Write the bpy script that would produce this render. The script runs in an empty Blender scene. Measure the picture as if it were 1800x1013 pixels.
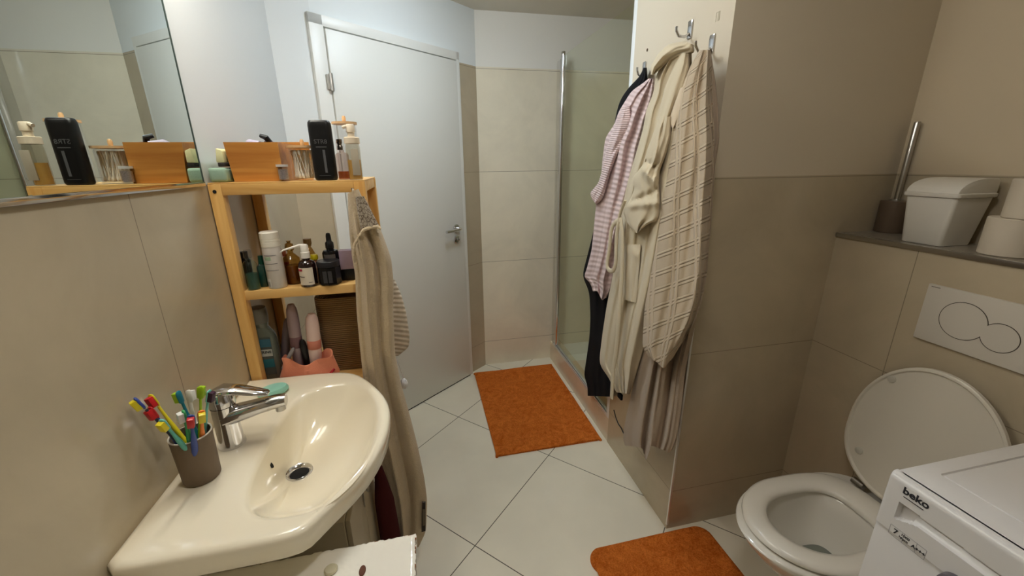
import bpy, bmesh, math, random
from mathutils import Vector, Matrix
random.seed(7)
PI = math.pi
C = bpy.context.scene.collection
SC = bpy.context.scene

# ------------------------------------------------------------------ camera
F = 709.6; PIT = math.radians(17.259); YAW = math.radians(12.368); ROL = math.radians(.633); H = 1.45
_cy, _sy = math.cos(YAW), math.sin(YAW)
_f = Vector((_sy*math.cos(PIT), _cy*math.cos(PIT), -math.sin(PIT))); _r = Vector((_cy, -_sy, 0)); _d = _f.cross(_r)
_c, _s = math.cos(ROL), math.sin(ROL)
RT = _c*_r + _s*_d; DN = -_s*_r + _c*_d; FW = _f
cam = bpy.data.objects.new('camera', bpy.data.cameras.new('camera')); C.objects.link(cam)
m = Matrix((RT, -DN, -FW)).transposed().to_4x4(); m.translation = Vector((0, 0, H))
cam.matrix_world = m
cam.data.sensor_width = 36; cam.data.lens = F/1800*36; cam.data.clip_start = .02
SC.camera = cam

def ray(px, py):
    return RT*((px-900)/F) + DN*((py-506.5)/F) + FW
O = Vector((0, 0, H))
def onz(px, py, z): v = ray(px, py); return O + v*((z-H)/v.z)
def onx(px, py, x): v = ray(px, py); return O + v*(x/v.x)
def ony(px, py, y): v = ray(px, py); return O + v*(y/v.y)
def onl(px, py, A, B):
    n = Vector((-(B[1]-A[1]), B[0]-A[0], 0)); v = ray(px, py)
    return O + v*((n @ (Vector((A[0], A[1], 0))-O)) / (n @ v)) if False else O + v*(n.dot(Vector((A[0], A[1], 0))-O)/n.dot(v))

# ------------------------------------------------------------------ materials
def lin(c):
    return tuple(((x/255)/12.92 if x/255 <= .04045 else ((x/255+.055)/1.055)**2.4) for x in c)
class NT:
    def __init__(s, name):
        s.m = bpy.data.materials.new(name); s.m.use_nodes = True
        s.t = s.m.node_tree; s.b = s.t.nodes['Principled BSDF']
        s.out = s.t.nodes['Material Output']
    def n(s, typ, **kw):
        nd = s.t.nodes.new(typ)
        for k, v in kw.items():
            if k.startswith('i_'):
                key = k[2:]; key = int(key) if key.isdigit() else key.replace('_', ' ')
                nd.inputs[key].default_value = v
            else: setattr(nd, k, v)
        return nd
    def l(s, a, b): s.t.links.new(a, b)
    def math(s, op, a, b=None, c=None):
        nd = s.t.nodes.new('ShaderNodeMath'); nd.operation = op
        for i, x in enumerate((a, b, c)):
            if x is None: continue
            if isinstance(x, (int, float)): nd.inputs[i].default_value = x
            else: s.l(x, nd.inputs[i])
        return nd.outputs[0]
    def bump(s, h, strength=.3, dist=.002, prev=None):
        b = s.n('ShaderNodeBump'); b.inputs['Strength'].default_value = strength; b.inputs['Distance'].default_value = dist
        s.l(h, b.inputs['Height'])
        if prev is not None: s.l(prev, b.inputs['Normal'])
        return b.outputs[0]
def coords(t, kind='Object'):
    return t.n('ShaderNodeTexCoord').outputs[kind]
MC = {}
def pm(name, col, rough=.5, metal=0., spec=.5, noise=0., nscale=8., bump=0., bscale=200., bdist=.001, coat=0., trans=0., ior=1.45, sheen=0., alpha=1., sss=0.):
    if name in MC: return MC[name]
    t = NT(name); b = t.b
    c = lin(col)
    b.inputs['Base Color'].default_value = (*c, 1); b.inputs['Roughness'].default_value = rough
    b.inputs['Metallic'].default_value = metal; b.inputs['Specular IOR Level'].default_value = spec
    b.inputs['Coat Weight'].default_value = coat; b.inputs['Coat Roughness'].default_value = .05
    b.inputs['Transmission Weight'].default_value = trans; b.inputs['IOR'].default_value = ior
    b.inputs['Sheen Weight'].default_value = sheen; b.inputs['Sheen Roughness'].default_value = .4
    b.inputs['Alpha'].default_value = alpha
    co = coords(t)
    nz = t.n('ShaderNodeTexNoise', i_Scale=nscale, i_Detail=5.); t.l(co, nz.inputs['Vector'])
    r = t.n('ShaderNodeMixRGB', blend_type='MIX')
    k = noise
    r.inputs[1].default_value = (*[x*(1-k) for x in c], 1); r.inputs[2].default_value = (*[min(1, x*(1+k)) for x in c], 1)
    t.l(nz.outputs[0], r.inputs[0]); t.l(r.outputs[0], b.inputs['Base Color'])
    if bump:
        n2 = t.n('ShaderNodeTexNoise', i_Scale=bscale, i_Detail=3.); t.l(co, n2.inputs['Vector'])
        t.l(t.bump(n2.outputs[0], bump, bdist), b.inputs['Normal'])
    MC[name] = t.m
    return t.m

def tile_mat(name, col, rough, ax, zs=(.19, .792, 1.395, 1.998), vper=None, voff=0., paint_above=None, paint=(232, 230, 222), grout=(140, 130, 112)):
    """wall of large tiles in world space: horizontal joints at zs, vertical joints along axis ax; painted plaster above paint_above"""
    t = NT(name); co = t.n('ShaderNodeNewGeometry').outputs['Position']
    sp = t.n('ShaderNodeSeparateXYZ'); t.l(co, sp.inputs[0]); z = sp.outputs[2]
    j = None
    for zz in zs:
        a = t.math('LESS_THAN', t.math('ABSOLUTE', t.math('SUBTRACT', z, zz)), .0011)
        j = a if j is None else t.math('MAXIMUM', j, a)
    if vper:
        u = sp.outputs[ax]
        fr = t.math('PINGPONG', t.math('SUBTRACT', u, voff), vper/2) if False else t.math('ABSOLUTE', t.math('SUBTRACT', t.math('FLOORED_MODULO', t.math('ADD', t.math('SUBTRACT', u, voff), vper/2), vper), vper/2))
        j = t.math('MAXIMUM', j, t.math('LESS_THAN', fr, .0011))
    nz = t.n('ShaderNodeTexNoise', i_Scale=2.6, i_Detail=9., i_Roughness=.62, i_Distortion=.6); t.l(co, nz.inputs['Vector'])
    ramp = t.n('ShaderNodeValToRGB'); c = lin(col)
    ramp.color_ramp.elements[0].position = .3; ramp.color_ramp.elements[0].color = (*[x*.88 for x in c], 1)
    ramp.color_ramp.elements[1].position = .72; ramp.color_ramp.elements[1].color = (*[x*1.08 for x in c], 1)
    t.l(nz.outputs[0], ramp.inputs[0])
    mx = t.n('ShaderNodeMixRGB'); t.l(j, mx.inputs[0]); t.l(ramp.outputs[0], mx.inputs[1]); mx.inputs[2].default_value = (*lin(grout), 1)
    n3 = t.n('ShaderNodeTexNoise', i_Scale=70., i_Detail=3.); t.l(co, n3.inputs['Vector'])
    hb = t.math('SUBTRACT', t.math('MULTIPLY', n3.outputs[0], .12), j)
    if paint_above is None:
        t.l(mx.outputs[0], t.b.inputs['Base Color']); t.b.inputs['Roughness'].default_value = rough
        t.l(t.bump(hb, .35, .001), t.b.inputs['Normal'])
    else:
        above = t.math('GREATER_THAN', z, paint_above)
        n4 = t.n('ShaderNodeTexNoise', i_Scale=45., i_Detail=6.); t.l(co, n4.inputs['Vector'])
        m2 = t.n('ShaderNodeMixRGB'); t.l(above, m2.inputs[0]); t.l(mx.outputs[0], m2.inputs[1]); m2.inputs[2].default_value = (*lin(paint), 1)
        t.l(m2.outputs[0], t.b.inputs['Base Color'])
        t.l(t.math('ADD', t.math('MULTIPLY', above, .8-rough), rough), t.b.inputs['Roughness'])
        h2 = t.math('ADD', t.math('MULTIPLY', t.math('SUBTRACT', 1., above), hb), t.math('MULTIPLY', above, t.math('MULTIPLY', n4.outputs[0], .9)))
        t.l(t.bump(h2, .35, .001), t.b.inputs['Normal'])
    return t.m

def floor_mat():
    t = NT('floor_tiles'); co = t.n('ShaderNodeNewGeometry').outputs['Position']
    sp = t.n('ShaderNodeSeparateXYZ'); t.l(co, sp.inputs[0]); x, y = sp.outputs[0], sp.outputs[1]
    def ln(nx, ny, off, per):
        a = t.math('ADD', t.math('MULTIPLY', x, nx), t.math('MULTIPLY', y, ny))
        fr = t.math('ABSOLUTE', t.math('SUBTRACT', t.math('FLOORED_MODULO', t.math('ADD', t.math('SUBTRACT', a, off), per/2), per), per/2))
        return t.math('LESS_THAN', fr, .0018)
    j = t.math('MAXIMUM', ln(.7193, .6947, .9335, .6145), ln(-.698, .716, .806, .611))
    nz = t.n('ShaderNodeTexNoise', i_Scale=3., i_Detail=8.); t.l(co, nz.inputs['Vector'])
    ramp = t.n('ShaderNodeValToRGB'); c = lin((236, 230, 211))
    ramp.color_ramp.elements[0].position = .3; ramp.color_ramp.elements[0].color = (*[v*.93 for v in c], 1)
    ramp.color_ramp.elements[1].position = .7; ramp.color_ramp.elements[1].color = (*[v*1.05 for v in c], 1)
    t.l(nz.outputs[0], ramp.inputs[0])
    mx = t.n('ShaderNodeMixRGB'); t.l(j, mx.inputs[0]); t.l(ramp.outputs[0], mx.inputs[1]); mx.inputs[2].default_value = (*lin((98, 92, 80)), 1)
    t.l(mx.outputs[0], t.b.inputs['Base Color']); t.b.inputs['Roughness'].default_value = .13; t.b.inputs['Specular IOR Level'].default_value = .5
    t.l(t.bump(t.math('SUBTRACT', 1., j), .3, .001), t.b.inputs['Normal'])
    return t.m

def wood(name, col, dark, scale=1., axis=0, rough=.42):
    if name in MC: return MC[name]
    t = NT(name); co = coords(t)
    mp = t.n('ShaderNodeMapping'); sc = [28*scale]*3; sc[axis] = 2.2*scale; mp.inputs['Scale'].default_value = sc; t.l(co, mp.inputs[0])
    nz = t.n('ShaderNodeTexNoise', i_Scale=1., i_Detail=6., i_Distortion=1.2); t.l(mp.outputs[0], nz.inputs['Vector'])
    ramp = t.n('ShaderNodeValToRGB'); ramp.color_ramp.elements[0].position = .34; ramp.color_ramp.elements[1].position = .66
    ramp.color_ramp.elements[0].color = (*lin(dark), 1); ramp.color_ramp.elements[1].color = (*lin(col), 1)
    t.l(nz.outputs[0], ramp.inputs[0]); t.l(ramp.outputs[0], t.b.inputs['Base Color'])
    t.b.inputs['Roughness'].default_value = rough
    t.l(t.bump(nz.outputs[0], .12, .001), t.b.inputs['Normal'])
    MC[name] = t.m; return t.m

def glass(name, col, tint=.93, refl=1.):
    """clear thin-walled glass: transparent with a Fresnel reflection"""
    if name in MC: return MC[name]
    t = NT(name); t.t.nodes.remove(t.b)
    tr = t.n('ShaderNodeBsdfTransparent'); tr.inputs[0].default_value = (*[x*tint for x in col], 1)
    gl = t.n('ShaderNodeBsdfGlossy'); gl.inputs['Roughness'].default_value = .02; gl.inputs[0].default_value = (1, 1, 1, 1)
    fr = t.n('ShaderNodeLayerWeight'); fr.inputs[0].default_value = .5
    fv = t.math('ADD', t.math('MULTIPLY', t.math('POWER', fr.outputs['Facing'], 5.), .9), .035)
    mx = t.n('ShaderNodeMixShader'); t.l(t.math('MULTIPLY', fv, refl), mx.inputs[0])
    t.l(tr.outputs[0], mx.inputs[1]); t.l(gl.outputs[0], mx.inputs[2]); t.l(mx.outputs[0], t.out.inputs[0])
    MC[name] = t.m; return t.m

def fabric(name, col, pattern=None, fuzz=.5, var=.1, scale=(1, 1), dark=None, rough=.95, fuzz_scale=500):
    """textile with procedural relief on UV: 'diamond', 'rib', 'ornament', 'knit', 'stripe'"""
    if name in MC: return MC[name]
    t = NT(name); co = coords(t); uv = coords(t, 'UV')
    c = lin(col)
    nz = t.n('ShaderNodeTexNoise', i_Scale=fuzz_scale*1., i_Detail=2.); t.l(co, nz.inputs['Vector'])
    n2 = t.n('ShaderNodeTexNoise', i_Scale=14., i_Detail=4.); t.l(co, n2.inputs['Vector'])
    h = t.math('MULTIPLY', nz.outputs[0], fuzz)
    sp = t.n('ShaderNodeSeparateXYZ'); t.l(uv, sp.inputs[0]); u, v = sp.outputs[0], sp.outputs[1]
    mask = None
    def line(expr, w, soft=.05):
        fr = t.math('ABSOLUTE', t.math('SUBTRACT', t.math('FRACT', expr), .5))
        mr = t.n('ShaderNodeMapRange'); mr.interpolation_type = 'SMOOTHSTEP'
        t.l(fr, mr.inputs[0]); mr.inputs[1].default_value = w; mr.inputs[2].default_value = w+soft; mr.inputs[3].default_value = 1; mr.inputs[4].default_value = 0
        return mr.outputs[0]
    if pattern == 'diamond':
        a = t.math('SUBTRACT', t.math('MULTIPLY', v, 17.), t.math('MULTIPLY', u, 1.6))
        b = t.math('ADD', t.math('MULTIPLY', u, 2.4), t.math('MULTIPLY', v, 1.6))
        lines = None
        for e in (a, b):
            for off in (-.1, .1):
                q = line(t.math('ADD', e, off), .035, .05)
                lines = q if lines is None else t.math('MAXIMUM', lines, q)
        h = t.math('ADD', h, t.math('MULTIPLY', lines, 1.5)); mask = lines
    elif pattern == 'rib':
        w = t.math('SINE', t.math('MULTIPLY', v, scale[1]*2*PI))
        h = t.math('ADD', h, t.math('MULTIPLY', w, .9)); mask = t.math('MULTIPLY', t.math('ADD', w, 1.), .5)
    elif pattern == 'knit':
        w = t.math('SINE', t.math('MULTIPLY', u, scale[0]*2*PI)); w2 = t.math('SINE', t.math('MULTIPLY', v, scale[1]*2*PI))
        h = t.math('ADD', h, t.math('MULTIPLY', t.math('MULTIPLY', w, w2), .6))
    elif pattern == 'ornament':
        vo = t.n('ShaderNodeTexVoronoi', i_Scale=1.); vo.feature = 'DISTANCE_TO_EDGE'
        mp = t.n('ShaderNodeMapping'); mp.inputs['Scale'].default_value = (scale[0], scale[1], 1); t.l(uv, mp.inputs[0]); t.l(mp.outputs[0], vo.inputs['Vector'])
        mask = t.math('GREATER_THAN', vo.outputs['Distance'], .07); h = t.math('ADD', h, t.math('MULTIPLY', mask, 1.4))
    mx = t.n('ShaderNodeMixRGB'); mx.inputs[1].default_value = (*[x*(1-var) for x in c], 1); mx.inputs[2].default_value = (*[min(1, x*(1+var)) for x in c], 1)
    t.l(t.math('ADD', t.math('MULTIPLY', n2.outputs[0], .6), t.math('MULTIPLY', nz.outputs[0], .4)), mx.inputs[0])
    res = mx.outputs[0]
    if mask is not None and dark is not None:
        m2 = t.n('ShaderNodeMixRGB'); t.l(mask, m2.inputs[0]); m2.inputs[1].default_value = (*lin(dark), 1); t.l(res, m2.inputs[2]); res = m2.outputs[0]
    t.l(res, t.b.inputs['Base Color']); t.b.inputs['Roughness'].default_value = rough
    t.b.inputs['Specular IOR Level'].default_value = .15
    t.b.inputs['Sheen Weight'].default_value = .2 if sum(col) > 200 else 0.; t.b.inputs['Sheen Roughness'].default_value = .5
    t.l(t.bump(h, .8 if pattern == 'diamond' else .55, .004 if pattern == 'diamond' else .0028), t.b.inputs['Normal'])
    MC[name] = t.m; return t.m

def stripes(name, cols, axis=2, period=.02, rough=.5):
    """bands of colour around a thing (its own print)"""
    if name in MC: return MC[name]
    t = NT(name); sp = t.n('ShaderNodeSeparateXYZ'); t.l(coords(t), sp.inputs[0])
    fr = t.math('FRACT', t.math('DIVIDE', sp.outputs[axis], period))
    r = t.n('ShaderNodeValToRGB'); r.color_ramp.interpolation = 'CONSTANT'
    r.color_ramp.elements[0].color = (*lin(cols[0]), 1); r.color_ramp.elements[1].position = .5; r.color_ramp.elements[1].color = (*lin(cols[1]), 1)
    t.l(fr, r.inputs[0]); t.l(r.outputs[0], t.b.inputs['Base Color']); t.b.inputs['Roughness'].default_value = rough
    MC[name] = t.m; return t.m

chrome = pm('chrome', (215, 215, 218), .09, 1.)
steel = pm('brushed_steel', (190, 188, 184), .28, 1.)
ceramic = pm('sanitary_ceramic', (240, 231, 208), .12, coat=.4)
toiletw = pm('toilet_ceramic', (226, 222, 212), .14, coat=.3)
plasticw = pm('white_plastic', (224, 221, 212), .35)
enamel = pm('washing_machine_enamel', (222, 220, 218), .3)
greyplastic = pm('grey_plastic', (150, 152, 160), .4)
blackp = pm('black_plastic', (12, 12, 14), .3)
blackg = pm('black_gloss', (10, 10, 12), .12)
darkhole = pm('dark_hole', (8, 8, 8), .8)
doorw = pm('door_lacquer', (220, 220, 213), .38)
framew = pm('frame_lacquer', (228, 228, 222), .35)
shelfw = wood('shelf_pine', (232, 190, 120), (216, 164, 90), 1., 0)
shelfwz = wood('shelf_pine_post', (228, 184, 112), (208, 154, 80), 1., 2)
boxw = wood('bamboo_box', (200, 140, 66), (170, 106, 42), 1.2, 0, .38)
lidw = wood('bamboo_lid', (226, 190, 144), (206, 162, 112), 2., 0)
clearg = glass('clear_glass', (1, 1, 1), .96, .9)

# ------------------------------------------------------------------ mesh tools
class MB:
    def __init__(s): s.b = bmesh.new(); s.uv = None
    def box(s, lo, hi, bev=0., seg=2, rot=None, piv=None):
        lo = Vector(lo); hi = Vector(hi)
        r = bmesh.ops.create_cube(s.b, size=1.); vs = r['verts']
        for v in vs: v.co = Vector([(lo[i]+hi[i])/2 + v.co[i]*(hi[i]-lo[i]) for i in range(3)])
        if bev:
            es = list({e for v in vs for e in v.link_edges})
            g = bmesh.ops.bevel(s.b, geom=es, offset=bev, segments=seg, profile=.6, affect='EDGES')
            vs = list({v for f in g['faces'] for v in f.verts} | {v for v in vs if v.is_valid})
        if rot is not None:
            p = Vector(piv) if piv is not None else (lo+hi)/2
            for v in vs: v.co = rot @ (v.co-p) + p
        return s
    def loft(s, rings, cap0=True, cap1=True, closed=True):
        R = [[s.b.verts.new(p) for p in r] for r in rings]
        n = len(R[0])
        for a, b in zip(R, R[1:]):
            for i in range(n if closed else n-1):
                k = (i+1) % n
                s.b.faces.new((a[i], a[k], b[k], b[i]))
        if cap0: s.b.faces.new(R[0][::-1])
        if cap1: s.b.faces.new(R[-1])
        return s
    def lathe(s, prof, c=(0, 0, 0), n=32, axis=(0, 0, 1), sx=1., sy=1., cap=True):
        ax = Vector(axis).normalized(); q = Vector((0, 0, 1)).rotation_difference(ax); c = Vector(c)
        rings = [[c + q @ Vector((max(r, 1e-5)*math.cos(2*PI*i/n)*sx, max(r, 1e-5)*math.sin(2*PI*i/n)*sy, z)) for i in range(n)] for r, z in prof]
        return s.loft(rings, cap, cap)
    def tube(s, pts, r, n=12, flat=1.):
        pts = [Vector(p) for p in pts]; rings = []
        up = Vector((0, 0, 1))
        for i, p in enumerate(pts):
            d = (pts[min(i+1, len(pts)-1)]-pts[max(i-1, 0)]).normalized()
            a = d.cross(up)
            if a.length < .05: a = d.cross(Vector((0, 1, 0)))
            a.normalize(); b = a.cross(d).normalized()
            rr = r[i] if isinstance(r, (list, tuple)) else r
            rings.append([p + a*rr*math.cos(2*PI*k/n) + b*rr*flat*math.sin(2*PI*k/n) for k in range(n)])
        return s.loft(rings)
    def prism(s, poly, axis, a, b, bev=0.):
        """polygon of 2-D points extruded along axis (0,1,2) from a to b"""
        def P(p, t):
            q = [0, 0, 0]; o = [i for i in range(3) if i != axis]; q[o[0]] = p[0]; q[o[1]] = p[1]; q[axis] = t; return q
        A = [s.b.verts.new(P(p, a)) for p in poly]; B = [s.b.verts.new(P(p, b)) for p in poly]
        n = len(poly); fs = []
        for i in range(n): fs.append(s.b.faces.new((A[i], A[(i+1) % n], B[(i+1) % n], B[i])))
        fs.append(s.b.faces.new(A[::-1])); fs.append(s.b.faces.new(B))
        if bev:
            bmesh.ops.bevel(s.b, geom=list({e for f in fs for e in f.edges}), offset=bev, segments=2, profile=.6, affect='EDGES')
        return s
    def build(s, name, mat, parent=None, origin=None, smooth=True, angle=40, sub=0):
        bmesh.ops.recalc_face_normals(s.b, faces=s.b.faces)
        co = [v.co for v in s.b.verts]
        me = bpy.data.meshes.new(name)
        if parent is not None:
            off = worldloc(parent)
            o = bpy.data.objects.new(name, me)
            s.b.transform(Matrix.Translation(-off)); o.parent = parent
        else:
            if origin is None:
                origin = Vector(((min(c.x for c in co)+max(c.x for c in co))/2, (min(c.y for c in co)+max(c.y for c in co))/2, min(c.z for c in co)))
            origin = Vector(origin)
            o = bpy.data.objects.new(name, me)
            s.b.transform(Matrix.Translation(-origin)); o.location = origin
        s.b.to_mesh(me); s.b.free()
        for m_ in (mat if isinstance(mat, (list, tuple)) else [mat]): me.materials.append(m_)
        if smooth:
            for p in me.polygons: p.use_smooth = True
            try: me.set_sharp_from_angle(angle=math.radians(angle))
            except Exception: pass
        C.objects.link(o)
        if sub:
            md = o.modifiers.new('sub', 'SUBSURF'); md.levels = sub; md.render_levels = sub
        return o
def worldloc(o):
    l = Vector((0, 0, 0))
    while o is not None: l += o.location; o = o.parent
    return l
def tag(o, label=None, cat=None, group=None, kind=None):
    if label: o['label'] = label
    if cat: o['category'] = cat
    if group: o['group'] = group
    if kind: o['kind'] = kind
    return o
def thing(name, label, cat, loc, group=None):
    o = bpy.data.objects.new(name, None); C.objects.link(o); o.location = loc; o.empty_display_size = .05
    return tag(o, label, cat, group)
def struct(o): o['kind'] = 'structure'; return o
def copy_tree(o, parent=None):
    c = o.copy(); C.objects.link(c)
    if parent is not None: c.parent = parent
    for ch in list(o.children): copy_tree(ch, c)
    return c
def text_mesh(body, size, origin, right, up, depth=.0006, bold=0., shear=0., sx=1.):
    cu = bpy.data.curves.new('txt', 'FONT'); cu.body = body; cu.size = size; cu.extrude = depth; cu.offset = bold; cu.shear = shear
    cu.align_x = 'CENTER'; cu.align_y = 'CENTER'; cu.resolution_u = 3
    ob = bpy.data.objects.new('txt', cu); C.objects.link(ob)
    me = bpy.data.meshes.new_from_object(ob.evaluated_get(bpy.context.evaluated_depsgraph_get()))
    b = MB(); b.b.from_mesh(me)
    r = Vector(right).normalized(); u = Vector(up).normalized(); n = r.cross(u)
    M = Matrix((r*sx, u, n)).transposed().to_4x4(); M.translation = Vector(origin)
    b.b.transform(M)
    bpy.data.objects.remove(ob); bpy.data.curves.remove(cu); bpy.data.meshes.remove(me)
    return b

# ------------------------------------------------------------------ room shell
XL, XC, XR, YF, ZC = -.53, .888, 1.62, 2.71, 2.305
YB = -1.5
Y1, Y2 = 1.13, 1.69          # the shaft between toilet niche and shower
DA = Vector((-.53, 1.967, 0)); DB = Vector((.385, 2.71, 0))   # diagonal door wall
fm = floor_mat()
TB = (188, 175, 150)
b = MB(); b.box((XL-.1, YB-.1, -.1), (XR+.1, YF+.1, 0)); struct(b.build('floor', fm, smooth=False))
ceilm = pm('ceiling_paint', (222, 218, 206), .85, noise=.03, bump=.15, bscale=60)
b = MB(); b.box((XL-.1, YB-.1, ZC), (XR+.1, YF+.1, ZC+.1)); struct(b.build('ceiling', ceilm, smooth=False))
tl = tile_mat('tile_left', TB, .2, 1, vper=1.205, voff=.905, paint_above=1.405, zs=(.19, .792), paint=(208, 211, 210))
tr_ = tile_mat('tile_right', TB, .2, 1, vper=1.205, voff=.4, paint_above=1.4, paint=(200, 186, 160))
tf = tile_mat('tile_far', (232, 224, 202), .2, 0, vper=None, paint_above=2.008)
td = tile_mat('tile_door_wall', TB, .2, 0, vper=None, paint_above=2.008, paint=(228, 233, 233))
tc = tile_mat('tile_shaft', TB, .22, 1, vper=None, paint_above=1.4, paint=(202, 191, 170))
tb = tile_mat('tile_toilet_box', TB, .2, 1, vper=1.205, voff=.879)
b = MB(); b.box((XL-.1, YB-.1, 0), (XL, YF, ZC)); struct(b.build('wall_left', tl, smooth=False))
b = MB(); b.box((XR, YB, 0), (XR+.1, YF+.1, ZC)); struct(b.build('wall_right', tr_, smooth=False))
b = MB(); b.box((XL, YF, 0), (XR, YF+.1, ZC)); struct(b.build('wall_back', tf, smooth=False))
b = MB(); b.box((XL, YB-.1, 0), (XR, YB, ZC)); struct(b.build('wall_front', tr_, smooth=False))
# diagonal door wall with a door opening
dd = (DB-DA).normalized(); dn = Vector((dd.y, -dd.x, 0))   # dn points into the room
Ld = (DB-DA).length
def dp(s, t, z): return DA + dd*s + dn*t + Vector((0, 0, z))
def dbox(b, s0, s1, t0, t1, z0, z1, bev=0.):
    c = DA + dd*((s0+s1)/2) + dn*((t0+t1)/2)
    ang = math.atan2(dd.y, dd.x)
    rot = Matrix.Rotation(ang, 3, 'Z')
    hx, hy = (s1-s0)/2, abs(t1-t0)/2
    b.box((c.x-hx, c.y-hy, z0), (c.x+hx, c.y+hy, z1), bev, rot=rot, piv=(c.x, c.y, (z0+z1)/2))
S = lambda px, py: ((onl(px, py, DA, DB)-DA).dot(dd))
so0, so1, soz = S(536, 21), S(803.5, 95), 2.055      # outer edges of the frame
sl0, sl1 = S(566.6, 50), S(797.6, 110)               # the leaf
b = MB()
dbox(b, so1-.02, Ld+.08, 0, -.12, 0, ZC); dbox(b, so0+.02, so1-.02, 0, -.12, soz-.02, ZC)
struct(b.build('wall_door_side', td, smooth=False))
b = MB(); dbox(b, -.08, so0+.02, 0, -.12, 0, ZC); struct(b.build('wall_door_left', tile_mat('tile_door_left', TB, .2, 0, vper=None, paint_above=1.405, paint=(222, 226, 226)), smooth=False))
b = MB()
dbox(b, so0, sl0-.003, .016, -.1, 0, soz, .004); dbox(b, sl1+.004, so1, .016, -.1, 0, soz, .004); dbox(b, so0, so1, .016, -.1, 2.012, soz, .004)
fr = struct(b.build('trim_1', framew)); fr['label'] = 'white lacquered door frame'
door = tag(thing('door', 'white flush door with a chrome lever handle in the diagonal wall', 'door', dp(sl0, 0, 0)), kind='structure'); door.name = 'door_1'
b = MB(); dbox(b, sl0, sl1, .022, -.02, .008, 2.006, .004); b.build('door_leaf', doorw, door)
hp = onl(799, 396, DA, DB); hs = (hp-DA).dot(dd)-.008; hz = 1.062
b = MB(); b.lathe([(0, 0), (.026, 0), (.026, .006), (.022, .009), (0, .009)], dp(hs, .022, hz), axis=dn, n=28)
b.build('handle_rosette', chrome, door)
b = MB(); b.tube([dp(hs, .026, hz), dp(hs, .055, hz), dp(hs-.006, .066, hz), dp(hs-.02, .07, hz-.001), dp(hs-.125, .07, hz-.004)], .0095, 14)
b.build('door_handle', chrome, door)
b = MB(); b.lathe([(0, 0), (.026, 0), (.026, .006), (.022, .009), (0, .009)], dp(hs, .022, hz-.07), axis=dn, n=28)
lk = b.build('lock_rosette', chrome, door)
b = MB(); b.lathe([(0, 0), (.008, 0), (.007, .012), (0, .013)], dp(hs, .03, hz-.07), axis=dn, n=14); b.build('thumb_turn', steel, lk)
hg = onl(573, 145, DA, DB); gs = sl0-.004
for z in (hg.z, .25):
    b = MB(); b.lathe([(0, -.035), (.008, -.035), (.008, .035), (0, .035)], dp(gs, .026, z), n=14); dbox(b, gs-.018, gs+.002, .018, .022, z-.03, z+.03)
    b.build('hinge', steel, door)
b = MB(); dbox(b, sl0, sl1, .018, -.1, 0, .007); struct(b.build('trim_2', darkhole, smooth=False))
b = MB(); dbox(b, sl0-.05, sl1+.05, -.1, -.118, 0, 2.05); struct(b.build('trim_3', framew, smooth=False))
# shaft (towel column), toilet box, curb
b = MB(); b.box((XC, Y1, 0), (XR, Y2, ZC)); struct(b.build('wall_shaft', tc, smooth=False))
b = MB(); b.box((1.419, -.6, 0), (XR, Y1, 1.196)); struct(b.build('wall_toilet_box', tb, smooth=False))
ledge = pm('ledge_tile', (150, 143, 130), .22, noise=.12, nscale=20)
b = MB(); b.box((1.419, -.6, 1.196), (XR, Y1, 1.203)); struct(b.build('trim_4', ledge, smooth=False))
b = MB(); b.box((1.413, -.6, 1.190), (1.421, Y1, 1.205), .002); struct(b.build('trim_5', steel))
b = MB(); b.box((XC-.002, Y1-.002, .02), (XC+.006, Y1+.006, 1.4), .0015); struct(b.build('trim_6', pm('edge_profile', (225, 224, 220), .42, .7)))
tcu = tile_mat('tile_curb', (216, 203, 178), .18, 1, vper=None, zs=(5.,))
b = MB(); b.box((XC+.002, Y2, 0), (.965, YF, .14)); struct(b.build('wall_shower_curb', tcu, smooth=False))
b = MB(); b.box((.965, Y2, .0), (XR, YF, .10)); struct(b.build('trim_7', pm('shower_tray', (235, 235, 230), .2)))

# ------------------------------------------------------------------ shower screen
sh = thing('shower_screen', 'clear glass shower screen in chrome profiles on the tiled curb', 'shower screen', (.905, 2.15, .14))
b = MB(); b.box((.903, 1.722, .158), (.909, 2.588, 2.062)); g = b.build('glass_pane', glass('screen_glass', (.96, .98, .93), .99, .7), sh, smooth=False); g['label'] = 'clear faintly green glass pane'
b = MB(); b.lathe([(0, 0), (.012, 0), (.012, 1.92), (0, 1.92)], (.903, 2.6, .15), n=18); b.box((.895, 2.607, .15), (.912, 2.64, 2.05), .003); b.build('vertical_profile', chrome, sh)
b = MB(); b.box((.893, 2.59, 2.05), (.913, 2.615, 2.085), .004); b.build('profile_cap', steel, sh)
b = MB(); b.box((.8885, 1.70, .1402), (.918, 2.64, .147), .0015); b.box((.8895, 1.70, .146), (.894, 2.64, .158), .0015); b.box((.899, 1.70, .146), (.914, 2.64, .160), .002); b.build('bottom_rail', pm('satin_rail', (222, 222, 220), .38, .6), sh)
b = MB(); b.box((.889, 1.691, .14), (.915, 1.722, ZC-.001), .003); b.build('wall_profile', pm('white_profile', (226, 228, 226), .25), sh)
b = MB(); b.box((.9, 2.641, .14), (.908, 2.708, 2.05), .001); b.build('narrow_glass', clearg, sh)

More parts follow.
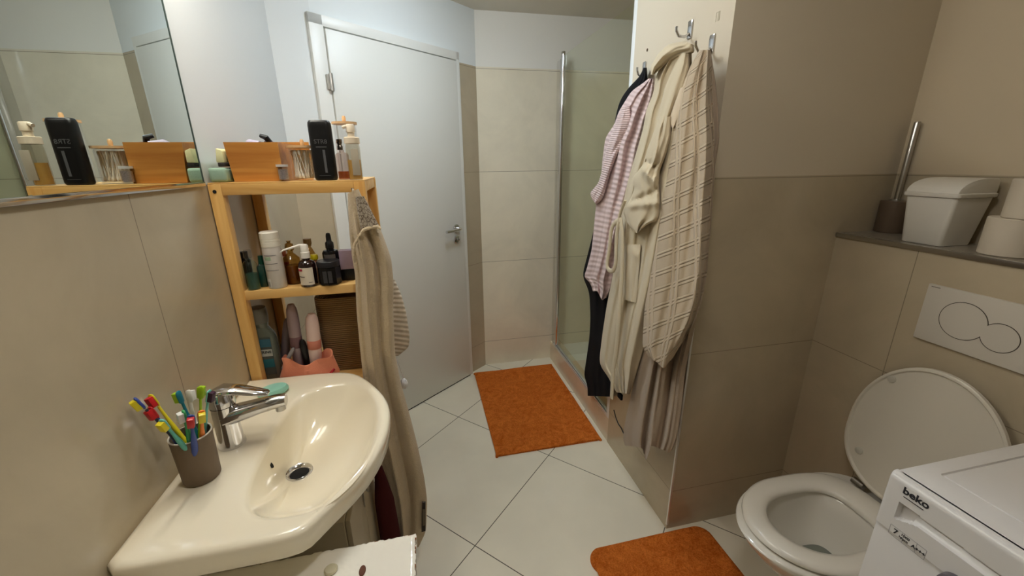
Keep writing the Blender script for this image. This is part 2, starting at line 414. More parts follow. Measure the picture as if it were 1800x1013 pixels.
# ------------------------------------------------------------------ wall and ceiling lamp (out of frame), plus an added fill light
lamp = thing('mirror_lamp', 'long white tubular lamp on chrome arms on the wall above the mirror', 'lamp', (-.53, 1.02, 2.10))
b = MB(); b.box((XL, .96, 2.075), (XL+.02, 1.10, 2.125), .004); b.build('wall_plate', chrome, lamp)
for y in (.86, 1.20):
    b = MB(); b.tube([(XL+.002, y, 2.10), (XL+.05, y, 2.10)], .006, 12); b.build('arm', chrome, lamp)
em = NT('lamp_glow'); em.b.inputs['Emission Color'].default_value = (1., .955, .87, 1); em.b.inputs['Emission Strength'].default_value = 74; em.b.inputs['Base Color'].default_value = (.9, .9, .9, 1)
b = MB(); b.tube([(XL+.075, .78, 2.10), (XL+.075, 1.28, 2.10)], .022, 20); b.build('lamp_tube', em.m, lamp)
for y in (.76, 1.281):
    b = MB(); b.lathe([(0, 0), (.024, 0), (.024, .02), (0, .02)], (XL+.075, y, 2.10), axis=(0, 1, 0), n=20); b.build('end_cap', chrome, lamp)
LX, LY = .24, 1.74
lampc = thing('ceiling_light', 'round white glass ceiling lamp above the floor in front of the door', 'lamp', (LX, LY, ZC-.1))
b = MB(); b.lathe([(0, 0), (.13, 0), (.13, -.02), (.125, -.022), (0, -.022)], (LX, LY, ZC), n=40); b.build('lamp_base', framew, lampc)
em3 = NT('lamp_glow_cool'); em3.b.inputs['Emission Color'].default_value = (.76, .88, 1., 1); em3.b.inputs['Emission Strength'].default_value = 50; em3.b.inputs['Base Color'].default_value = (.9, .9, .9, 1)
b = MB(); b.lathe([(.11, 0), (.115, -.02), (.10, -.045), (.07, -.055), (0, -.06)], (LX, LY, ZC-.022), n=40); b.build('lamp_glass', em3.m, lampc)
LX2, LY2 = .25, .40  # unseen fill light, added to brighten the front half of the room
fill_light = thing('ceiling_light', 'added unseen fill light above the viewer between basin and washing machine', 'lamp', (LX2, LY2, ZC-.1))
b = MB(); b.lathe([(0, 0), (.12, 0), (.12, -.02), (.115, -.022), (0, -.022)], (LX2, LY2, ZC), n=40); b.build('lamp_base', framew, fill_light)
em_fill = NT('fill_glow_warm'); em_fill.b.inputs['Emission Color'].default_value = (1., .95, .9, 1); em_fill.b.inputs['Emission Strength'].default_value = 42; em_fill.b.inputs['Base Color'].default_value = (.9, .9, .9, 1)
b = MB(); b.lathe([(.1, 0), (.105, -.02), (.09, -.045), (.06, -.055), (0, -.06)], (LX2, LY2, ZC-.022), n=40); b.build('lamp_glass', em_fill.m, fill_light)

# ------------------------------------------------------------------ mirror
mir = thing('wall_mirror', 'frameless mirror above the sink with a silver bottom edge', 'mirror', (XL, .6, 1.41))
mm = pm('mirror_silver', (225, 230, 224), .0, 1.)
b = MB(); b.box((XL, -.25, 1.412), (XL+.005, 1.182, 2.2)); b.build('mirror_glass', mm, mir, smooth=False)
b = MB(); b.box((XL, -.25, 1.402), (XL+.009, 1.182, 1.413), .002); b.build('bottom_edge', chrome, mir)
b = MB(); b.box((XL, 1.182, 1.402), (XL+.0065, 1.184, 2.2)); b.build('side_edge', pm('mirror_edge', (70, 84, 78), .3), mir)
tag(mir)

# ------------------------------------------------------------------ sink
sk = thing('wash_basin', 'white ceramic wash basin on the left wall under the mirror', 'sink', (XL, .885, .7))
NA = 120
cx0, cy0 = -.262, .873
outline = [(-.53, 1.19), (-.30, 1.19), (-.235, 1.168), (-.19, 1.115), (-.14, 1.03), (-.118, .96), (-.113, .89), (-.12, .82), (-.143, .74), (-.178, .68), (-.205, .645), (-.222, .62), (-.238, .600), (-.262, .594), (-.30, .592), (-.50, .592), (-.522, .598), (-.53, .61)]
def chaik(p, it):
    for _ in range(it):
        q = [p[0]]
        for a, c in zip(p, p[1:]):
            q += [(a[0]*.75+c[0]*.25, a[1]*.75+c[1]*.25), (a[0]*.25+c[0]*.75, a[1]*.25+c[1]*.75)]
        q.append(p[-1]); p = q
    return p
ol = chaik(outline, 2)
def hit(poly, c, a):
    d = (math.cos(a), math.sin(a)); best = None
    n = len(poly)
    for i in range(n):
        p, q = poly[i], poly[(i+1) % n]
        ex, ey = q[0]-p[0], q[1]-p[1]; den = d[0]*ey-d[1]*ex
        if abs(den) < 1e-12: continue
        t = ((p[0]-c[0])*ey-(p[1]-c[1])*ex)/den; u = ((p[0]-c[0])*d[1]-(p[1]-c[1])*d[0])/den
        if t > 0 and -1e-6 <= u <= 1+1e-6 and (best is None or t > best): best = t
    return best
angs = [2*PI*i/NA for i in range(NA)]
# add the exact corner directions
for k, cn in enumerate([(-.53, 1.19), (-.53, .61), (-.515, .594)]):
    a = math.atan2(cn[1]-cy0, cn[0]-cx0) % (2*PI); i = min(range(len(angs)), key=lambda j: abs(angs[j]-a)); angs[i] = a
out = [(cx0+hit(ol, (cx0, cy0), a)*math.cos(a), cy0+hit(ol, (cx0, cy0), a)*math.sin(a)) for a in angs]
def edge(a, g=0.):
    n = 3.2 if math.cos(a) < 0 else 2.15
    A, B = .115+g, .225+g
    c, s_ = math.cos(a), math.sin(a)
    r = (abs(c/A)**n+abs(s_/B)**n)**(-1/n)
    return (cx0+r*c, cy0+r*s_)
def insetp(p, d):
    dx, dy = p[0]-cx0, p[1]-cy0; l = math.hypot(dx, dy); return (p[0]-dx/l*d, p[1]-dy/l*d)
drc = (-.335, .893); DZ = .742
rings = []
rings.append([(drc[0]+.021*math.cos(a), drc[1]+.021*math.sin(a), DZ-.004) for a in angs])
for s_ in [0, .06, .15, .28, .42, .56, .7, .82, .9, .96, 1.]:
    rg = []
    for a in angs:
        e = edge(a); q = (drc[0]+.026*math.cos(a), drc[1]+.026*math.sin(a))
        p = (q[0]+(e[0]-q[0])*s_, q[1]+(e[1]-q[1])*s_)
        k = 2.6 if math.cos(a) > -.4 else 1.6
        z = DZ + (.845-DZ)*(s_**k)
        rg.append((*p, z))
    rings.append(rg)
rings.append([(*edge(a, .006), .8505) for a in angs])
rings.append([(*edge(a, .014), .8520) for a in angs])
def mixo(a, o, t): e = edge(a, .014); return (e[0]+(o[0]-e[0])*t, e[1]+(o[1]-e[1])*t)
for t in (.4, .7): rings.append([(*mixo(a, insetp(o, .02), t), .8520) for a, o in zip(angs, out)])
rings.append([(*insetp(o, .016), .8525) for o in out])
rings.append([(*insetp(o, .006), .8505) for o in out])
rings.append([(*insetp(o, .001), .845) for o in out])
rings.append([(*o, .838) for o in out])
rings.append([(*insetp(o, .002), .808) for o in out])
rings.append([(*insetp(o, .010), .800) for o in out])
def und(t, z): return [(o[0]+(cx0-.06-o[0])*t if o[0] > XL+.001 else XL+.0, o[1]+(cy0-o[1])*t, z) for o in out]
rings += [und(.12, .797), und(.22, .77), und(.42, .72), und(.7, .695), und(.97, .69)]
b = MB(); b.loft(rings, cap0=False, cap1=True)
basin = b.build('basin', ceramic, sk, angle=60)
b = MB(); b.lathe([(.020, -.006), (.0225, -.001), (.028, .0015), (.030, .0), (.031, -.003)], (drc[0], drc[1], DZ+.002), n=32, cap=False)
drn = b.build('drain_ring', chrome, sk)
b = MB(); b.lathe([(0, -.012), (.021, -.012), (.021, -.003), (0, -.003)], (drc[0], drc[1], DZ-.001), n=24); b.build('drain_hole', darkhole, drn)
ofp = Vector((-.3725, .85, .806))
b = MB(); b.lathe([(0, -.002), (.0085, -.002), (.0085, .0012), (0, .0012)], ofp, n=20, axis=(1, 0, .45), sx=.95, sy=.55); b.build('overflow_hole', darkhole, sk)
# faucet
fx, fy = -.455, .885
fa = thing('mixer_tap', 'chrome single-lever mixer tap standing on the wash basin', 'tap', (fx, fy, .852))
b = MB(); b.lathe([(0, 0), (.0275, 0), (.027, .006), (.0248, .012), (.0235, .05), (.0235, .095), (.0245, .1), (0, .1)], (fx, fy, .852), n=36)
b.tube([(fx+.0, fy, .922), (fx+.03, fy+.001, .929), (fx+.07, fy+.003, .937), (fx+.110, fy+.005, .943), (fx+.124, fy+.006, .943)], [.025, .023, .0195, .0175, .015], 24, .85)
b.build('tap_body', chrome, fa)
b = MB(); b.lathe([(0, 0), (.0105, 0), (.0105, .014), (0, .014)], (fx+.110, fy+.005, .920), n=20); b.build('aerator', steel, fa)
b = MB(); b.lathe([(0, 0), (.0245, 0), (.0248, .016), (.0215, .03), (.012, .036), (0, .037)], (fx, fy, .9535), n=36)
b.tube([(fx-.018, fy, .982), (fx+.005, fy+.001, .989), (fx+.035, fy+.002, .984), (fx+.065, fy+.004, .974), (fx+.088, fy+.005, .966), (fx+.092, fy+.005, .964)], [.014, .022, .0195, .016, .013, .009], 20, .42)
b.build('lever', chrome, fa)
# soap
b = MB(); b.lathe([(0, 0), (.85, .06), (1., .3), (1., .6), (.88, .92), (0, 1.02)], (0, 0, 0), n=32)
b.b.transform(Matrix.Translation((-.432, 1.09, .8525)) @ Matrix.Rotation(.5, 4, 'Z') @ Matrix.Diagonal((.038, .026, .020, 1)))
tag(b.build('soap_bar', pm('mint_soap', (150, 208, 190), .35)), 'mint green soap bar behind the chrome tap on the basin', 'soap')
# under-basin siphon, hidden mostly
b = MB(); b.tube([(-.335, .89, .70), (-.335, .89, .672), (-.35, .89, .665), (-.42, .89, .664), (XL, .89, .664)], .014, 14); b.build('siphon_pipe', chrome, sk)

# ------------------------------------------------------------------ tumbler with brushes
cup = thing('toothbrush_tumbler', 'taupe brown tumbler full of toothbrushes on the basin corner', 'cup', (-.47, .785, .8525))
b = MB(); b.lathe([(0, 0), (.029, 0), (.0315, .003), (.0345, .1), (.0338, .1022), (.0325, .1), (.0295, .006), (0, .006)], (-.47, .785, .8525), n=40)
b.build('tumbler_body', pm('taupe_tumbler', (112, 96, 78), .6, noise=.05), cup)
b = MB(); b.lathe([(.0325, .0), (.0349, .0), (.0349, .0018), (.0325, .0018)], (-.47, .785, .9535), n=40, cap=False)
b.build('rim', pm('tumbler_rim', (205, 198, 186), .4), cup)
def brush(tip, Yt, handle, head, bristle, lab, w=1., bside=(0, -1, 0), baseoff=(0, 0), noring=False):
    T = ony(tip[0], tip[1], Yt)
    if T.x < -.512: T = onx(tip[0], tip[1], -.512)
    Bp = Vector((-.47+baseoff[0], .785+baseoff[1], .864))
    d = (T-Bp).normalized(); L = (T-Bp).length
    br = thing('toothbrush', lab, 'toothbrush', Bp, 'toothbrushes in the taupe tumbler')
    b = MB(); r = [.0045*w, .0058*w, .0062*w, .005*w, .0032, .003, .003]; ss = [0, .2, .45, .62, .74, .8, .86]
    b.tube([Bp+d*(L*s) for s in ss], r, 12, .75); b.build('handle', handle, br)
    sd = Vector(bside); sd = (sd-d*sd.dot(d)).normalized(); rt = d.cross(sd).normalized()
    b = MB(); hl = .026; hc = T-d*hl*.5
    M = Matrix((rt, sd, d)).transposed().to_4x4(); M.translation = hc
    b.lathe([(0, -.5), (.6, -.49), (.95, -.38), (1., .2), (.85, .42), (.45, .5), (0, .505)], n=20)
    b.b.transform(M @ Matrix.Diagonal((.0065, .003, hl, 1))); b.build('head', head, br)
    b = MB(); b.box((-.0055, 0, -.0105), (.0055, .0105, .010), .002)
    for v in list(b.b.verts): pass
    b.b.transform(M); b.build('bristles', bristle, br)
    return br
def pl(name, c, r=.35): return pm('brush_'+name, c, r)
yel, blu, red, teal, lime, grn, org, dkb, whi, aqua, pur = (pl('yellow', (226, 208, 40)), pl('blue', (52, 74, 150)), pl('red', (190, 26, 34)), pl('teal', (28, 120, 140)), pl('lime', (158, 196, 30)), pl('green', (60, 160, 92)), pl('orange', (236, 130, 40)), pl('navy', (30, 40, 60)), pl('white', (230, 228, 220)), pl('aqua', (120, 200, 190)), pl('purple', (60, 30, 52)))
brush((236, 700), .80, dkb, blu, yel, 'toothbrush with navy handle, blue head and yellow bristles leaning furthest left', bside=(-.7, -.6, -.4), baseoff=(.018, -.005))
brush((263, 694), .77, yel, yel, red, 'toothbrush with yellow handle and dark red bristles', bside=(-.3, -1, -.3), baseoff=(.016, -.008))
brush((262, 716), .755, blu, red, red, 'short toothbrush with blue handle and red head low on the left', bside=(-.5, -1, .2), baseoff=(.01, -.012))
brush((283, 738), .725, pl('seafoam', (96, 186, 172)), aqua, yel, 'toothbrush with sea green handle and yellow bristles at the front', bside=(-.3, -1, -.2), baseoff=(.008, -.002))
brush((312, 688), .80, teal, teal, lime, 'toothbrush with dark teal head facing backwards', bside=(-1, .2, 0), baseoff=(.01, .012))
brush((322, 722), .75, grn, grn, whi, 'toothbrush with green handle and white bristles in the middle', bside=(-.8, -.8, .2), baseoff=(0, -.012))
brush((335, 730), .745, blu, blu, red, 'toothbrush with blue handle and round red bristles at the front', bside=(.3, -1, 0), baseoff=(.002, -.016))
brush((352, 680), .80, lime, lime, lime, 'tall lime green toothbrush standing upright', 1.15, bside=(0, 1, 0), baseoff=(-.004, .012))
brush((368, 686), .815, aqua, aqua, pur, 'pale aqua toothbrush with dark purple bristles on the right', bside=(1, -.2, 0), baseoff=(-.01, .014))
brush((354, 722), .765, org, org, yel, 'toothbrush with orange handle and yellow bristles', bside=(.6, -1, .1), baseoff=(.002, .004))
brush((331, 686), .835, whi, whi, whi, 'white toothbrush standing against the wall at the back', bside=(.2, 1, 0), baseoff=(-.006, .018))

# ------------------------------------------------------------------ worktop in the lower left corner
wt = thing('white_cabinet', 'white painted cabinet with a chipped top in front of the basin', 'cabinet', (-.3, .3, 0))
chip = NT('chipped_paint'); nz = chip.n('ShaderNodeTexNoise', i_Scale=38., i_Detail=6., i_Roughness=.7); co = coords(chip); chip.l(co, nz.inputs['Vector'])
sp = chip.n('ShaderNodeSeparateXYZ'); chip.l(co, sp.inputs[0])
# paint is worn off only on the outer rim of the board
ex = chip.math('GREATER_THAN', sp.outputs[0], .2395); ey = chip.math('GREATER_THAN', sp.outputs[1], .3475)
wear = chip.math('MULTIPLY', chip.math('MAXIMUM', ex, ey), chip.math('GREATER_THAN', nz.outputs[0], .56))
mx = chip.n('ShaderNodeMixRGB'); chip.l(wear, mx.inputs[0]); mx.inputs[1].default_value = (*lin((236, 232, 220)), 1); mx.inputs[2].default_value = (*lin((120, 78, 48)), 1)
chip.l(mx.outputs[0], chip.b.inputs['Base Color']); chip.b.inputs['Roughness'].default_value = .16
n2 = chip.n('ShaderNodeTexNoise', i_Scale=9., i_Detail=4.); chip.l(co, n2.inputs['Vector']); chip.l(chip.bump(n2.outputs[0], .7, .012), chip.b.inputs['Normal'])
# board with an uneven, chipped edge
b = MB(); TX0, TX1, TY0, TY1, TZ = XL+.002, -.0585, -.05, .650, .75
nx, ny = 90, 130; rnd = random.Random(3)
jx = [rnd.uniform(-.0016, .0012) for _ in range(ny+1)]; jy = [rnd.uniform(-.0018, .0012) for _ in range(nx+1)]
top = []; bot = []
for i in range(nx+1):
    for j in range(ny+1):
        x = TX0+(TX1-TX0)*i/nx; y = TY0+(TY1-TY0)*j/ny
        if i == nx: x += jx[j]
        if j == ny: y += jy[i]
        dz = -.003 if (i == nx or j == ny) else 0.
        top.append(b.b.verts.new((x, y, TZ+dz))); bot.append(b.b.verts.new((x, y, TZ-.024)))
ix = lambda i, j: i*(ny+1)+j
for i in range(nx):
    for j in range(ny):
        b.b.faces.new((top[ix(i, j)], top[ix(i+1, j)], top[ix(i+1, j+1)], top[ix(i, j+1)]))
for i in range(nx):
    for j in (0, ny): b.b.faces.new((top[ix(i, j)], top[ix(i+1, j)], bot[ix(i+1, j)], bot[ix(i, j)]))
for j in range(ny):
    for i in (0, nx): b.b.faces.new((top[ix(i, j)], top[ix(i, j+1)], bot[ix(i, j+1)], bot[ix(i, j)]))
b.b.faces.new([bot[ix(0, 0)], bot[ix(nx, 0)], bot[ix(nx, ny)], bot[ix(0, ny)]]) if False else None
b.build('worktop', chip.m, wt, angle=50)
b = MB(); b.box((XL+.004, -.04, 0), (-.07, .64, TZ-.020), .003); b.build('carcass', pm('cabinet_white', (214, 208, 194), .4), wt)
p = onz(582, 1003, TZ)
b = MB(); b.lathe([(0, 0), (.0115, 0), (.0118, .002), (.0095, .0045), (.006, .0042), (0, .0042)], (p.x, p.y, TZ+.0004), n=28); b.build('cover_cap', pm('cover_cap', (198, 190, 160), .3), wt)
p = onz(637, 1004, TZ)
b = MB(); b.lathe([(0, 0), (.0075, 0), (.006, .002), (0, .002)], (p.x, p.y, TZ+.0003), n=18, sx=.8, sy=1.5)
q = b.build('screw_hole', pm('rusty_hole', (96, 58, 40), .8, noise=.3, nscale=200), wt); q['label'] = 'small rusty brown hole in the worktop'

# ------------------------------------------------------------------ wooden shelf
SX0, SX1, SY0, SY1, ST = -.527, -.146, 1.2, 1.50, 1.405
sf = thing('bathroom_shelf', 'open pine wood shelf unit between the basin and the door', 'shelf', (-.34, 1.35, 0))
pw = .030
for x, y in ((SX0, SY0), (SX1-pw, SY0), (SX0, SY1-pw), (SX1-pw, SY1-pw)):
    b = MB(); b.box((x, y, 0), (x+pw, y+pw, ST-.0), .002); b.build('post', shelfwz, sf)
for k, z in enumerate((ST, 1.116, .80, .45, .12)):
    zt = z
    b = MB()
    if k == 0:
        b.box((SX0+pw, SY0, zt-.028), (SX1-pw, SY0+.018, zt), .0015); b.box((SX0+pw, SY1-.018, zt-.028), (SX1-pw, SY1, zt), .0015)
        b.box((SX0+.004, SY0+pw, zt-.028), (SX0+.022, SY1-pw, zt), .0015); b.box((SX1-.02, SY0+pw, zt-.028), (SX1-.002, SY1-pw, zt), .0015)
        b.box((SX0+.001, SY0+.001, zt), (SX1-.001, SY1-.001, zt+.004), .001)
    else:
        b.box((SX0+.012, SY0+.004, zt-.026), (SX1-.012, SY1-.004, zt), .0015)
    b.build('shelf_board', shelfw, sf)
b = MB(); b.lathe([(0, 0), (.0045, 0), (.0045, .001), (0, .001)], (SX0+.014, SY0-.0003, ST-.018), axis=(0, -1, 0), n=14); b.build('screw', darkhole, sf)
TOPZ = ST+.0045; MIDZ = 1.1165; LOWZ = .8005

def at(px, py, z, y): return ony(px, py, y)
def jar(name, lab, cat, c, r, h, contents=None, lid=True, group=None, lidr=1.12):
    j = thing(name, lab, cat, c, group)
    b = MB(); b.lathe([(0, .001), (r-.0005, .001), (r, .003), (r, h), (r-.0018, h), (r-.0018, .004), (0, .004)], c, n=40); b.build('glass_body', clearg, j)
    if lid:
        b = MB(); b.lathe([(0, 0), (r*lidr, 0), (r*lidr, .006), (0, .006)], (c[0], c[1], c[2]+h+.0005), n=40); l = b.build('lid', lidw, j)
        b = MB(); b.lathe([(0, 0), (.0045, 0), (.0055, .010), (.004, .016), (0, .017)], (c[0], c[1], c[2]+h+.0065), n=18); b.build('knob', lidw, l)
    return j
# bamboo box: open top
bx0 = ony(406, 320, 1.222); 
X0, X1 = ony(413, 318, 1.225).x, ony(500, 318, 1.225).x
BY0, BY1 = 1.222, 1.43; bxr = X1+.004
bzt = TOPZ+.098
bb = thing('bamboo_box', 'open bamboo wood organiser box on the top of the shelf', 'box', ((X0+X1)/2, 1.3, TOPZ))
FL = -.028  # top is wider than the base
def panel(b, p0, p1, p2, p3, th):
    """slab with front corners p0..p3 thickened by vector th"""
    b.loft([[Vector(p) for p in (p0, p1, p2, p3)], [Vector(p)+Vector(th) for p in (p0, p1, p2, p3)]])
b = MB(); panel(b, (X0, BY0, TOPZ+.0005), (X1, BY0, TOPZ+.0005), (X1-.0, BY0, bzt), (X0-.008, BY0, bzt), (0, .007, 0)); b.build('front_panel', boxw, bb)
b = MB(); panel(b, (X0, BY0+.008, TOPZ+.0005), (X0, BY1, TOPZ+.0005), (X0-.008, BY1, bzt), (X0-.008, BY0+.008, bzt), (.007, 0, 0)); b.build('side_panel', boxw, bb)
b = MB(); panel(b, (X1-.007, BY0+.008, TOPZ+.0005), (X1-.007, BY1, TOPZ+.0005), (X1-.007, BY1, bzt), (X1-.007, BY0+.008, bzt-.0), (.007, 0, 0)); b.build('side_panel', boxw, bb)
b = MB(); b.box((X0+.0, BY1+.001, TOPZ+.0005), (ony(549, 300, BY1).x, BY1+.008, bzt+.010)); b.build('back_panel', boxw, bb)
b = MB(); b.box((X0+.0075, BY0+.0075, TOPZ+.0005), (X1-.0075, BY1, TOPZ+.006)); b.build('bottom_panel', boxw, bb)
# things lying in the box
for k, (px, Y, rr, mt, lab, nm) in enumerate(((440, 1.25, .016, pm('lilac_sponge', (176, 170, 190), .6), 'lilac grey round powder puff peeking out of the bamboo box', 'powder_puff'), (452, 1.27, .010, pm('berry_tube', (110, 60, 60), .4), 'berry brown tube end peeking out of the bamboo box', 'cosmetic_tube'))):
    q = ony(px, 242, Y)
    b = MB()
    b.tube([(q.x-.03+k*.01, Y+.02, bzt-.02), (q.x, Y, bzt-.004+k*.001), (q.x+.025, Y-.012, bzt-.006)], [rr*.6, rr, rr*.7], 16, .8)
    tag(b.build(nm, mt), lab, 'cosmetics')
b = MB(); q = ony(462, 238, 1.26); b.tube([(q.x-.006, 1.26, q.z-.001), (q.x+.008, 1.255, q.z-.006), (q.x+.022, 1.27, bzt-.014), (q.x+.034, 1.29, bzt-.03)], [.005, .0075, .0065, .005], 14); tag(b.build('makeup_brush', blackp), 'black makeup brush handle sticking up from the bamboo box', 'makeup brush')
b = MB(); q = ony(485, 243, 1.26); b.tube([(q.x-.03, 1.27, bzt+.001), (X1-.012, 1.25, bzt-.004)], .005, 12); tag(b.build('makeup_pencil', pm('mauve', (120, 90, 96), .4)), 'thin mauve pencil lying across the bamboo box', 'pencil')
# sponges at the wall
b = MB(); b.box((-.522, 1.207, TOPZ+.0005), (X0-.010, 1.30, TOPZ+.036), .008, 3); sg = b.build('green_sponge', pm('green_sponge', (150, 178, 156), .85, bump=.5, bscale=300)); tag(sg, 'pale green bath sponge block at the wall on the shelf top', 'sponge')
sp2 = thing('scrub_sponge', 'cream and black scrubbing sponge lying on the green sponge', 'sponge', (-.50, 1.25, TOPZ+.037))
b = MB(); b.box((-.499, 1.215, TOPZ+.0385), (X0-.011, 1.285, TOPZ+.048), .002); b.build('scouring_layer', pm('scour_black', (48, 42, 36), .9, bump=.6, bscale=500), sp2)
b = MB(); b.prism([(-.502, TOPZ+.0485), (X0-.011, TOPZ+.0485), (X0-.012, TOPZ+.078), (X0-.026, TOPZ+.084)], 1, 1.215, 1.285, .004); b.build('foam_layer', pm('cream_foam', (226, 222, 170), .9, bump=.5, bscale=400), sp2)
# small jar with silver content
c = (ony(500, 319, 1.213).x, 1.214, TOPZ)
j = jar('small_jar', 'tiny clear jar with silver pins in front of the bamboo box', 'jar', c, .0135, .036, lid=False)
b = MB(); b.lathe([(0, .0045), (.0112, .0045), (.0112, .030), (0, .031)], c, n=20); b.build('silver_pins', pm('pins', (196, 188, 192), .35, .7, noise=.6, nscale=400), j)
b = MB(); b.lathe([(0, 0), (.0142, 0), (.0142, .006), (0, .006)], (c[0], c[1], c[2]+.0365), n=28); b.build('lid', pm('clear_lid', (226, 226, 224), .3, alpha=.8), j)
# cotton swab jar
c = (ony(541, 318, 1.262).x, 1.262, TOPZ)
j = jar('cotton_swab_jar', 'low glass jar of cotton swabs with a wooden lid', 'jar', c, .036, .084)
sw = pm('cotton_swab', (250, 243, 226), .8)
b = MB(); rs = random.Random(5)
for k in range(70):
    a = rs.uniform(0, 2*PI); r = .030*math.sqrt(rs.uniform(.15, 1)); a2 = a+rs.uniform(-.5, .5); r2 = min(.031, max(.0, r+rs.uniform(-.008, .008)))
    p0 = Vector((c[0]+r*math.cos(a), c[1]+r*math.sin(a), c[2]+.006)); p1 = Vector((c[0]+r2*math.cos(a2), c[1]+r2*math.sin(a2), c[2]+.079))
    d = p1-p0
    b.tube([p0, p0+d*.04, p0+d*.12, p0+d*.17, p0+d*.83, p0+d*.88, p0+d*.96, p1], [.0012, .0026, .0026, .0012, .0012, .0026, .0026, .0012], 6)
q = b.build('cotton_swabs', sw, j); q['kind'] = 'stuff'
# tall jar behind
c = (ony(617, 312, 1.30).x, 1.30, TOPZ)
j = jar('tall_glass_jar', 'tall clear glass jar with a wooden lid at the end of the shelf', 'jar', c, .0305, .148, lidr=1.1)
# black spray can
c = (ony(575, 318, 1.218).x, 1.219, TOPZ)
can = thing('deodorant_can', 'tall black deodorant can standing at the front of the shelf top', 'spray can', c)
b = MB()
def rbox(c, hx, hy, z0, z1, r, n=6, sc=1.):
    pts = []
    for q, (sx, sy) in enumerate(((1, 1), (-1, 1), (-1, -1), (1, -1))):
        for k in range(n+1):
            a = PI/2*(q+k/n); pts.append((c[0]+sx*(hx-r)+r*math.cos(a), c[1]+sy*(hy-r)+r*math.sin(a)))
    return pts
HH = .151
rg = []
for z, s_ in ((0, .86), (.002, .95), (.006, 1.), (HH-.014, 1.), (HH-.006, .97), (HH-.001, .88), (HH, .8)):
    rg.append([(c[0]+(p[0]-c[0])*s_, c[1]+(p[1]-c[1])*s_, c[2]+z) for p in rbox(c, .0285, .0155, 0, 0, .013)])
b.loft(rg); b.build('can_body', pm('can_black', (12, 12, 13), .38), can)
gy = pm('print_grey', (92, 92, 94), .4)
b = text_mesh('STR8', .015, (c[0], c[1]-.0158, c[2]+.098), (1, 0, 0), (0, 0, 1)); b.build('lettering', gy, can)
for q0, q1 in (((-.013, .084), (.013, .086)), ((.002, .02), (.008, .078)), ((-.014, .0125), (.014, .0133))):
    b = MB(); b.box((c[0]+q0[0], c[1]-.0161, c[2]+q0[1]), (c[0]+q1[0], c[1]-.0156, c[2]+q1[1])); b.build('printed_bar', gy, can)
# pump bottle
def bottle(name, lab, cat, c, prof, mat, group=None, n=32, sx=1., sy=1.):
    t = thing(name, lab, cat, c, group)
    b = MB(); b.lathe(prof, c, n=n, sx=sx, sy=sy); b.build('bottle_body', mat, t); return t
def liquid(t, c, r, h, mat, nm='liquid', sx=1., sy=1.):
    b = MB(); b.lathe([(0, .002), (r, .002), (r, h), (0, h)], c, n=28, sx=sx, sy=sy); return b.build(nm, mat, t)
c = (ony(626, 313, 1.222).x+.0, 1.224, TOPZ)
t = bottle('pump_bottle', 'clear pump bottle of yellow oil with a beige pump beside the tall jar', 'bottle', c, [(0, .0005), (.017, .0005), (.0185, .003), (.0185, .085), (.017, .092), (.0175, .094), (0, .094)], glass('bottle_clear', (.93, .9, .82), .9, .8))
liquid(t, c, .0165, .052, pm('yellow_oil', (222, 178, 92), .15, alpha=.72))
b = MB(); b.box((c[0]-.004, c[1]-.0193, c[2]+.012), (c[0]+.0155, c[1]-.0155, c[2]+.080), .001); b.build('label_sticker', pm('pale_label', (186, 176, 156), .5, alpha=.8), t)
pb = pm('beige_pump', (222, 208, 184), .4)
b = MB(); b.lathe([(0, 0), (.020, 0), (.020, .015), (.018, .0165), (0, .0165)], (c[0], c[1], c[2]+.094), n=32); b.lathe([(0, 0), (.009, 0), (.009, .012), (.0115, .013), (.0115, .030), (.009, .033), (0, .033)], (c[0], c[1], c[2]+.110), n=24)
b.tube([(c[0], c[1], c[2]+.136), (c[0]-.012, c[1]-.004, c[2]+.137), (c[0]-.019, c[1]-.006, c[2]+.134)], .0045, 12); b.build('pump', pb, t)
# small perfume with metal cap
c = (ony(606, 312, 1.26).x, 1.262, TOPZ)
t = bottle('perfume_bottle', 'small square perfume bottle with amber liquid behind the black can', 'perfume', c, [(0, .0005), (.0165, .0005), (.0175, .003), (.0175, .066), (.014, .071), (.007, .073), (.007, .079), (0, .079)], glass('perfume_pink', (.95, .86, .82), .88, .8))
liquid(t, c, .0155, .022, pm('amber_liquid', (214, 120, 50), .15, alpha=.8))
b = MB(); b.lathe([(0, 0), (.0075, 0), (.0075, .010), (.006, .012), (.006, .016), (.0075, .018), (.0075, .028), (0, .029)], (c[0]-.003, c[1], c[2]+.0792), n=24); b.build('cap', pm('dark_chrome', (120, 112, 104), .18, 1.), t)

# ---- middle shelf
def mp(px, Y): return (ony(px, 505, Y).x, Y, MIDZ)
c = mp(447, 1.222)
t = bottle('glass_perfume_bottle', 'clear perfume bottle with dark green liquid at the left end of the middle shelf', 'perfume', c, [(0, .0005), (.013, .0005), (.0145, .004), (.0145, .060), (.011, .067), (.006, .069), (.006, .075), (0, .075)], glass('teal_glass', (.86, .95, .92), .97, 1.))
liquid(t, c, .0118, .038, pm('green_liquid', (60, 96, 82), .15, alpha=.7))
b = MB(); b.lathe([(0, 0), (.0085, 0), (.0085, .016), (.007, .019), (0, .02)], (c[0], c[1], c[2]+.0755), n=24); b.build('cap', glass('cap_clear', (.95, .95, .95), .9, 1.), t)
c = mp(441, 1.262)
t = bottle('dark_bottle', 'slim black bottle behind the clear perfume at the post', 'bottle', c, [(0, .0005), (.012, .0005), (.0125, .002), (.0125, .07), (.009, .075), (0, .075)], blackg)
b = MB(); b.lathe([(0, 0), (.009, 0), (.009, .018), (0, .0185)], (c[0], c[1], c[2]+.0755), n=20); b.build('cap', blackp, t)
c = mp(468, 1.250)
